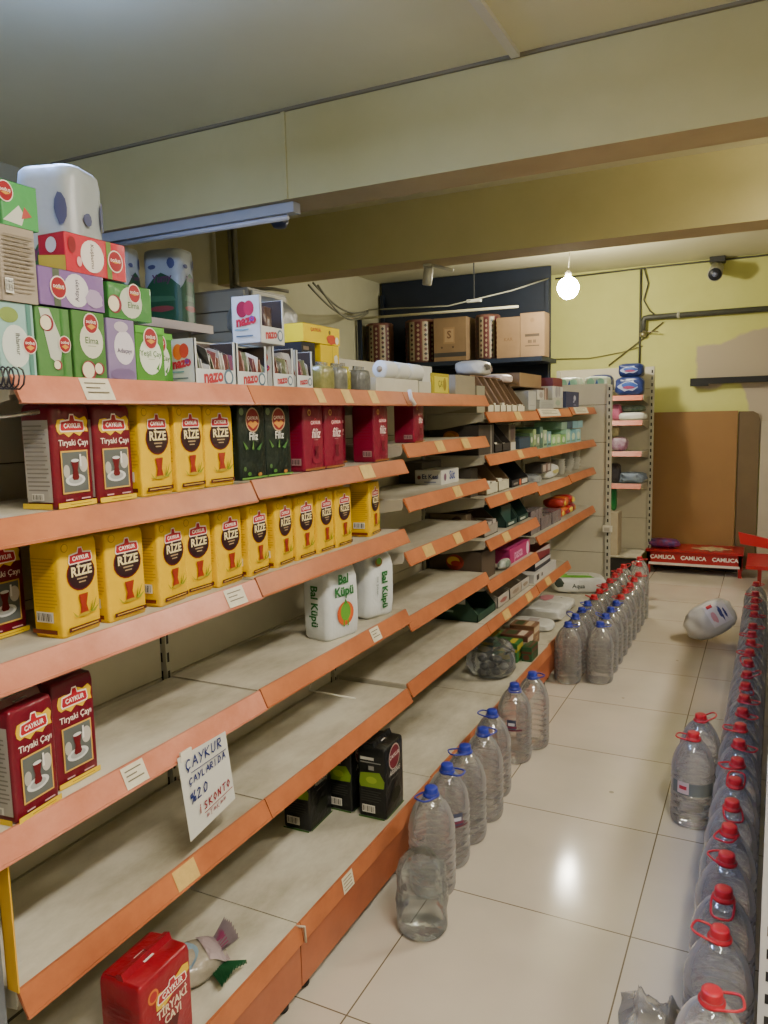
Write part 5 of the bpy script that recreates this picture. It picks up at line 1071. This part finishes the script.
# cameras
cm = tag(empty('security_camera', (0, 0, 0)), 'white bullet camera under the second beam', 'camera')
b = MB(); b.xf = Matrix.Translation((-2.03, 4.80, 2.405)) @ Matrix.Rotation(.15, 4, 'Y'); b.lathe([(.028, -.055), (.032, -.05), (.032, .05), (.026, .056)], mat('cam_white', '#b9b7a4', .4), 18); b.build('housing', cm)
b = MB(); b.tube([(-2.03, 4.80, 2.46), (-1.99, 4.80, 2.472), (-1.86, 4.82, 2.43)], .011, MATS['cam_white'], 8); b.lathe([(.03, 0), (.03, .02)], MATS['cam_white'], 14, (-2.03, 4.80, 2.464)); b.build('mount', cm)
cm = tag(empty('security_camera', (0, 0, 0)), 'white and black bullet camera high on the yellow back wall', 'camera')
b = MB(); b.xf = Matrix.Translation((-.46, 7.68, 2.72)) @ Matrix.Rotation(PI/2+.35, 4, 'X'); b.lathe([(.055, -.16), (.058, -.15), (.058, .10), (.062, .12)], MATS['cam_white'], 20); b.build('housing', cm)
b = MB(); b.xf = Matrix.Translation((-.46, 7.68, 2.72)) @ Matrix.Rotation(PI/2+.35, 4, 'X'); b.lathe([(.056, .12), (.052, .128)], ink('#23242a'), 20); b.lathe([(.022, .128), (.018, .133)], ink('#6a6f86'), 14); b.build('lens', cm)
b = MB(); b.tube([(-.46, 7.74, 2.76), (-.45, 7.80, 2.83)], .018, ink('#3a3a38'), 8); b.box(-.52, -.39, 7.76, 7.9, 2.82, 2.865, ink('#3f3f3c')); b.build('mount', cm)
# pipes and cables on the back wall
b = MB(); PB = mat('pipe_dark', '#4b4c44', .45, vary=.3, vscale=12)
b.tube([(-1.095, 7.84, 2.24), (-1.095, 7.84, 2.34), (-1.085, 7.84, 2.375), (-1.04, 7.84, 2.38), (1.2, 7.84, 2.38)], .026, PB, 12); po = tag(b.build('wall_pipe'), 'dark horizontal pipe with an elbow on the yellow back wall', 'pipe')
b = MB(); b.lathe([(.02, -.02), (.03, -.015), (.03, .02), (.02, .025)], mat('brass', '#a09a7c', .3, metal=.7), 12, (-1.095, 7.84, 2.22)); b.tube([(-1.095, 7.80, 2.25), (-.95, 7.80, 2.235)], .007, MATS['brass'], 6); b.build('valve', po)
b = MB(); b.xf = Matrix.Translation((-.78, 7.84, 2.38)) @ Matrix.Rotation(PI/2, 4, 'Y'); b.lathe([(.032, -.012), (.032, .012)], mat('clampm', '#a7a695', .4), 14); b.build('clamp', po)
def cable(pts, r, lab, c='#4d4d40', cat='cable'):
    b = MB(); b.tube(pts, r, mat('cb_'+c, c, .5), 6); tag(b.build('wall_cable'), lab, cat)
cable([(-1.95, 7.885, 2.83), (-1.2, 7.885, 2.845), (-.5, 7.885, 2.85), (1.5, 7.885, 2.86)], .009, 'dark cable run along the top edge of the yellow back wall')
cable([(-1.13, 7.885, 2.84), (-1.13, 7.885, 2.3), (-1.13, 7.885, 1.9)], .011, 'thick straight cable dropping down the yellow wall behind the pipe elbow')
cable([(-1.10, 7.875, 2.84), (-1.06, 7.875, 2.7), (-1.10, 7.875, 2.55), (-1.04, 7.875, 2.44), (-1.0, 7.86, 2.41)], .007, 'thin curling cable beside the straight one on the yellow wall')
cable([(-.92, 7.885, 2.33), (-1.1, 7.885, 2.19), (-1.42, 7.885, 1.95)], .007, 'slanting thin cable crossing behind the pipe valve', '#6a6544')
cable([(-1.95, 7.885, 2.04), (-1.6, 7.885, 2.03), (-1.3, 7.885, 2.07), (-1.1, 7.885, 2.12)], .005, 'faint slack cable drooping across the yellow wall', '#7d7648')
b = MB(); b.box(-.66, 1.2, 7.80, 7.86, 1.735, 1.79, ink('#23221f')); b.box(-.62, -.56, 7.86, 7.9, 1.72, 1.76, ink('#23221f')); b.box(-.66, -.5, 7.795, 7.80, 1.715, 1.74, ink('#23221f')); tag(b.build('wall_rail'), 'black metal rail across the bare plaster patch', 'rail')
# shadow-stained plaster shape by the camera is real shadow; brown boards
bd = mat('hardboard', '#8f6a3c', .55, vary=.12, vscale=1.2)
b = MB(); b.box(-.985, -.245, 7.84, 7.855, .01, 1.482, bd); bo = tag(b.build('brown_board'), 'large plain brown board leaning on the back wall behind the red bench', 'board')
b = MB(); pl = [(-.24, .01), (-.06, .01), (-.06, 1.40), (-.075, 1.45), (-.12, 1.475), (-.24, 1.475)]; b.prism(pl, 'y', 7.862, 7.875, mat('board_dark', '#6a573a', .5, vary=.15)); tag(b.build('brown_board'), 'narrow darker brown board with a rounded corner behind the large one', 'board')
b = MB(); b.box(-.05, .9, 7.85, 7.89, .02, 1.38, mat('panel_pale', '#b3a893', .6, vary=.1)); tag(b.build('pale_panel'), 'pale panel right of the brown boards', 'panel')
# red bench
RB = mat('bench_red', '#a11f22', .35, vary=.12)
bn = tag(empty('red_bench', (0, 0, 0)), 'low red bench with white lettering and a white stripe', 'bench')
MB().box(-.975, -.15, 7.40, 7.80, .205, .225, RB).build('bench_top', bn)
b = MB(); b.box(-.965, -.16, 7.42, 7.435, .08, .205, RB)
b.face((-.965, 7.42, .08), (1, 0, 0), (0, 0, 1), None, [('r', .02, .02, .98, .2, '#cfc8bf')] + [('t', 'ÇAMLICA', .17+.33*k, .60, .060, '#e0d8d0', .035, 0, 0, 1.05) for k in range(3)], w=.805, h=.125); b.build('front_panel', bn)
for x in (-.965, -.19):
    for y in (7.42, 7.76): MB().box(x, x+.03, y, y+.03, 0, .205, RB).build('leg', bn)
MB().box(-.93, -.2, 7.6, 7.62, .02, .2, ink('#1d1a18')).build('inner_panel', bn)
st = tag(empty('red_stool', (0, 0, 0)), 'red low table with a slanted backboard at the right picture edge', 'table')
MB().box(-.115, .35, 6.75, 7.35, .215, .245, RB).build('table_top', st)
MB().box(-.03, .0, 6.9, 6.93, 0, .215, RB).build('leg', st); MB().box(.3, .33, 6.9, 6.93, 0, .215, RB).build('leg', st); MB().box(-.03, 0, 7.25, 7.28, 0, .215, RB).build('leg', st)
b = MB(); b.prism([(-.20, .405), (-.18, .30), (.35, .22), (.35, .29)], 'y', 7.5, 7.53, mat('red_bright', '#b81c24', .4)); b.build('slanted_board', st)
b = MB(); b.prism([(.3, .0), (.33, .0), (.33, .25), (.3, .25)], 'y', 7.5, 7.53, RB); b.build('leg', st)
# things on the bench
soft('snack_bag', .15, .30, .09, (-.83, 7.52, .226), mat('snack_mix', '#2c3a78', .3, vary=1, vscale=16, dark='#8a2036', bump=.5, bscale=25), 'shiny blue and red snack bag lying on the red bench', 'snack bag', rz=1.5, seed=71, p=2.4)
b = MB(); star = []
for k in range(16):
    a = 2*PI*k/16; r = [1, .55, .8, .5][k % 4]; star.append((.17*r*math.cos(a), .15*r*math.sin(a)))
b.prism(star, 'z', 0, .006, card('#b39b74')); tag(b.build('cardboard_scrap', None, (-.42, 7.56, .227)), 'torn tan cardboard scrap with ragged points on the red bench', 'cardboard')
# goods on the far rack
G5 = 'goods on the back wall rack'
BW = mat('blue_wrap', '#26356e', .3, bump=.5, bscale=20, vary=.3, vscale=9)
dd = [('p', blob(.5, .5, .34, .26, 16, .25, 4), '#9aa2c0'), ('p', blob(.52, .52, .26, .18, 14, .2, 6), '#33509a'), ('p', blob(.5, .42, .2, .08, 12, .2, 6), '#8a3a5a')]
soft('toilet_paper_pack', .25, .22, .17, (-1.115, 7.27, 1.636), BW, 'large blue wrapped paper pack on the top of the far rack by its upright', 'paper pack', decals=dd, seed=81, face='-y', p=4, group=G5)
soft('toilet_paper_pack', .22, .2, .12, (-1.11, 7.28, 1.803), BW, 'blue wrapped paper pack lying on the larger blue one', 'paper pack', decals=dd, seed=82, face='-y', p=4, group=G5)
soft('toilet_paper_pack', .22, .2, .20, (-1.37, 7.27, 1.636), BW, 'dark blue and white wrapped pack left of the large blue one', 'paper pack', decals=dd, seed=83, face='-y', p=4, group=G5)
for k, (x, c) in enumerate(((-1.34, '#b5d0b4'), (-1.14, '#bcd4c0'))):
    soft('wet_wipe_pack', .185, .16, .10, (x, 5.90, 1.661), mat('wipe_wrap', '#c6d2c0', .3, bump=.4, vary=.1), ['pale green wrapped wipes pack above the end panel, nearer the cartons', 'pale green wrapped wipes pack above the end panel, nearer the upright'][k], 'wipes pack', decals=[('e', .3, .5, .15, .2, '#8ab89a'), ('e', .7, .55, .15, .15, '#8ab8a0'), ('p', [(.45, .2), (.55, .8), (.6, .4)], '#3a5a9a')], seed=85+k, face='-y', p=4, group='wipes packs above the end panel')
soft('pink_pack', .10, .12, .15, (-1.225, 7.24, 1.416), mat('pink_wrap', '#b8607e', .35, vary=.3, vscale=20, bump=.4), 'pink wrapped pack at the left of the second shelf on the far rack', 'packet', seed=87, group=G5)
soft('white_bag', .27, .16, .075, (-1.10, 7.26, 1.416), WP, 'white bag with green packs on it, second shelf of the far rack', 'bag', seed=88, group=G5)
soft('green_pack', .24, .14, .06, (-1.10, 7.28, 1.492), mat('green_dark_wrap', '#3f5a44', .4, vary=.5, vscale=20, dark='#8a8d80', bump=.4), 'mottled green pack lying on the white bag', 'packet', seed=89, group=G5)
soft('purple_pack', .15, .12, .13, (-1.2, 7.24, 1.141), mat('purple_wrap', '#7a3a68', .3, vary=1, vscale=14, dark='#bfb0b8', bump=.4), 'purple and white pack alone on the third shelf of the far rack', 'packet', seed=90, group=G5)
soft('cream_pack', .06, .08, .09, (-1.235, 7.24, 1.273), mat('cream_wrap', '#bdb38a', .4, bump=.3), 'small cream pack balanced on the purple one', 'packet', seed=91, group=G5)
soft('dark_pack', .12, .14, .18, (-1.24, 7.25, .851), mat('dark_wrap', '#2f2a30', .4, vary=.3, bump=.3), 'dark upright pack at the left of the fourth far shelf', 'packet', seed=92, group=G5)
soft('folded_cloth', .26, .2, .10, (-1.09, 7.27, .851), mat('cloth_blue', '#7d8a9c', .8, vary=.3, vscale=12, bump=.6, bscale=15), 'crumpled grey-blue cloth pile on the fourth far shelf', 'cloth', seed=93, lumps=.2, group=G5)
soft('green_bottle_pack', .06, .06, .22, (-1.235, 7.2, .60), mat('green_shiny', '#1f6a34', .3), 'green bottle-like pack showing below the fourth far shelf', 'packet', seed=94, group=G5)
bx('small_crate', -1.30, -1.17, 7.05, 7.25, .2105, .388, '#a89c84', 'plain beige carton on the base of the far rack', cat='carton', group=G5)
# floor pack of toilet paper
tp = soft('toilet_paper_pack', .33, .22, .22, (-.225, 5.2, .078), mat('tp_wrap', '#bdbab2', .3, bump=.5, bscale=14, vary=.1), 'tilted white wrapped toilet paper pack lying on the aisle floor', 'paper pack', seed=95, p=2.7, decals=[('p', [(.5, .18), (.88, .2), (.88, .8), (.5, .85)], '#cbc6c6'), ('r', .55, .72, .66, .82, '#a02030'), ('p', blob(.74, .5, .03, .22, seed=7, j=.4), '#34386a'), ('p', blob(.81, .45, .02, .16, seed=9, j=.4), '#34386a'), ('p', blob(.6, .45, .05, .16, seed=3), '#c48a90')], face='-y', lumps=.11, eps=.004)
tp.rotation_euler = (-.35, -.55, .15)
# crumpled clear film on the floor bottom right
b = MB(); n = 34; P = {}
for i in range(n):
    for j in range(n):
        u, v = i/(n-1), j/(n-1); q = V((u*3.1, v*3.1, 3.7)); e = min(u, 1-u, v, 1-v)*3
        P[i, j] = (-.285+.17*u+.03*noise.noise(q*1.3), 1.60+.30*v+.03*noise.noise(q*1.1+V((5, 0, 0))), .004+min(1, e)*(.085+.07*noise.noise(q*1.1)+.035*noise.noise(q*3.1)+.012*noise.noise(q*7)))
b.add([P[i, j] for i in range(n) for j in range(n)], [(i*n+j, (i+1)*n+j, (i+1)*n+j+1, i*n+j+1) for i in range(n-1) for j in range(n-1)], thin_plastic('wrap_film', '#fbfbf8', .2, '#ffffff', rough=.1, fres=1.6), True)
tag(b.build('plastic_film'), 'crumpled clear plastic wrap on the floor beside the nearest red-capped bottle', 'plastic wrap')

# ------------------------------------------------------------------ lights
bl = tag(empty('pendant_bulb', (-1.457, 6.3, 2.482)), 'bright bare white bulb hanging on a cord before the yellow wall', 'lamp')
def emis(key, col, st):
    m = bpy.data.materials.new(key); m.use_nodes = True; b = m.node_tree.nodes['Principled BSDF']
    b.inputs['Base Color'].default_value = (0, 0, 0, 1); b.inputs['Emission Color'].default_value = lin(col); b.inputs['Emission Strength'].default_value = st; return m
b = MB(); b.lathe([(.01, -.085), (.04, -.077), (.067, -.053), (.083, -.015), (.084, .015), (.07, .05), (.045, .072), (.022, .082)], emis('bulb_glow', '#fff6e0', 270), 24); b.build('bulb', bl)
b = MB(); b.lathe([(.022, .08), (.024, .12), (.01, .135)], ink('#b9b6a8'), 14); b.tube([(0, 0, .13), (.01, 0, .25), (0, 0, .386)], .004, ink('#8a8670'), 6); b.build('cord', bl)
def batten(x0, x1, y0, y1, st, col, lab):
    r = tag(empty('ceiling_light', (0, 0, 0)), lab, 'lamp')
    MB().box(x0+.055, x1-.055, y0, y1, ZC-.14, ZC-.11, mat('lamp_housing', '#d5d5d2', .4)).build('housing', r)
    MB().box((x0+x1)/2-.01, (x0+x1)/2+.01, (y0+y1)/2-.3, (y0+y1)/2+.3, ZC-.11, ZC-.0005, MATS['lamp_housing']).build('hanger', r)
    MB().box(x0+.02, x1-.02, y0+.02, y1-.02, ZC-.175, ZC-.142, emis('glow'+lab[:14], col, st)).build('tube', r)
batten(-1.8, -1.65, .75, 1.75, 150, '#93b4ff', 'lit cool white ceiling batten above the near shelves')
batten(.35, .55, -.2, 1.3, 85, '#fff5e6', 'lit warm ceiling batten over the aisle near the camera')  # fill lamp out of view, added to brighten the near aisle
batten(.9, 1.1, 3.6, 4.5, 130, '#fff4e0', 'lit warm ceiling batten between the beams to the right')  # unseen lamp added to lift the brightness of the far shelves
W = bpy.data.worlds.new('world'); SC.world = W; W.use_nodes = True
W.node_tree.nodes['Background'].inputs[0].default_value = lin('#b9b8a8'); W.node_tree.nodes['Background'].inputs[1].default_value = .25
SC.view_settings.view_transform = 'AgX'
SC.view_settings.look = 'AgX - Base Contrast'
SC.view_settings.exposure = .34
SC.cycles.max_bounces = 12; SC.cycles.transparent_max_bounces = 32; SC.cycles.transmission_bounces = 10
SC.cycles.caustics_refractive = True; SC.cycles.caustics_reflective = False
SC.cycles.use_denoising = True
SC.cycles.sample_clamp_indirect = 4
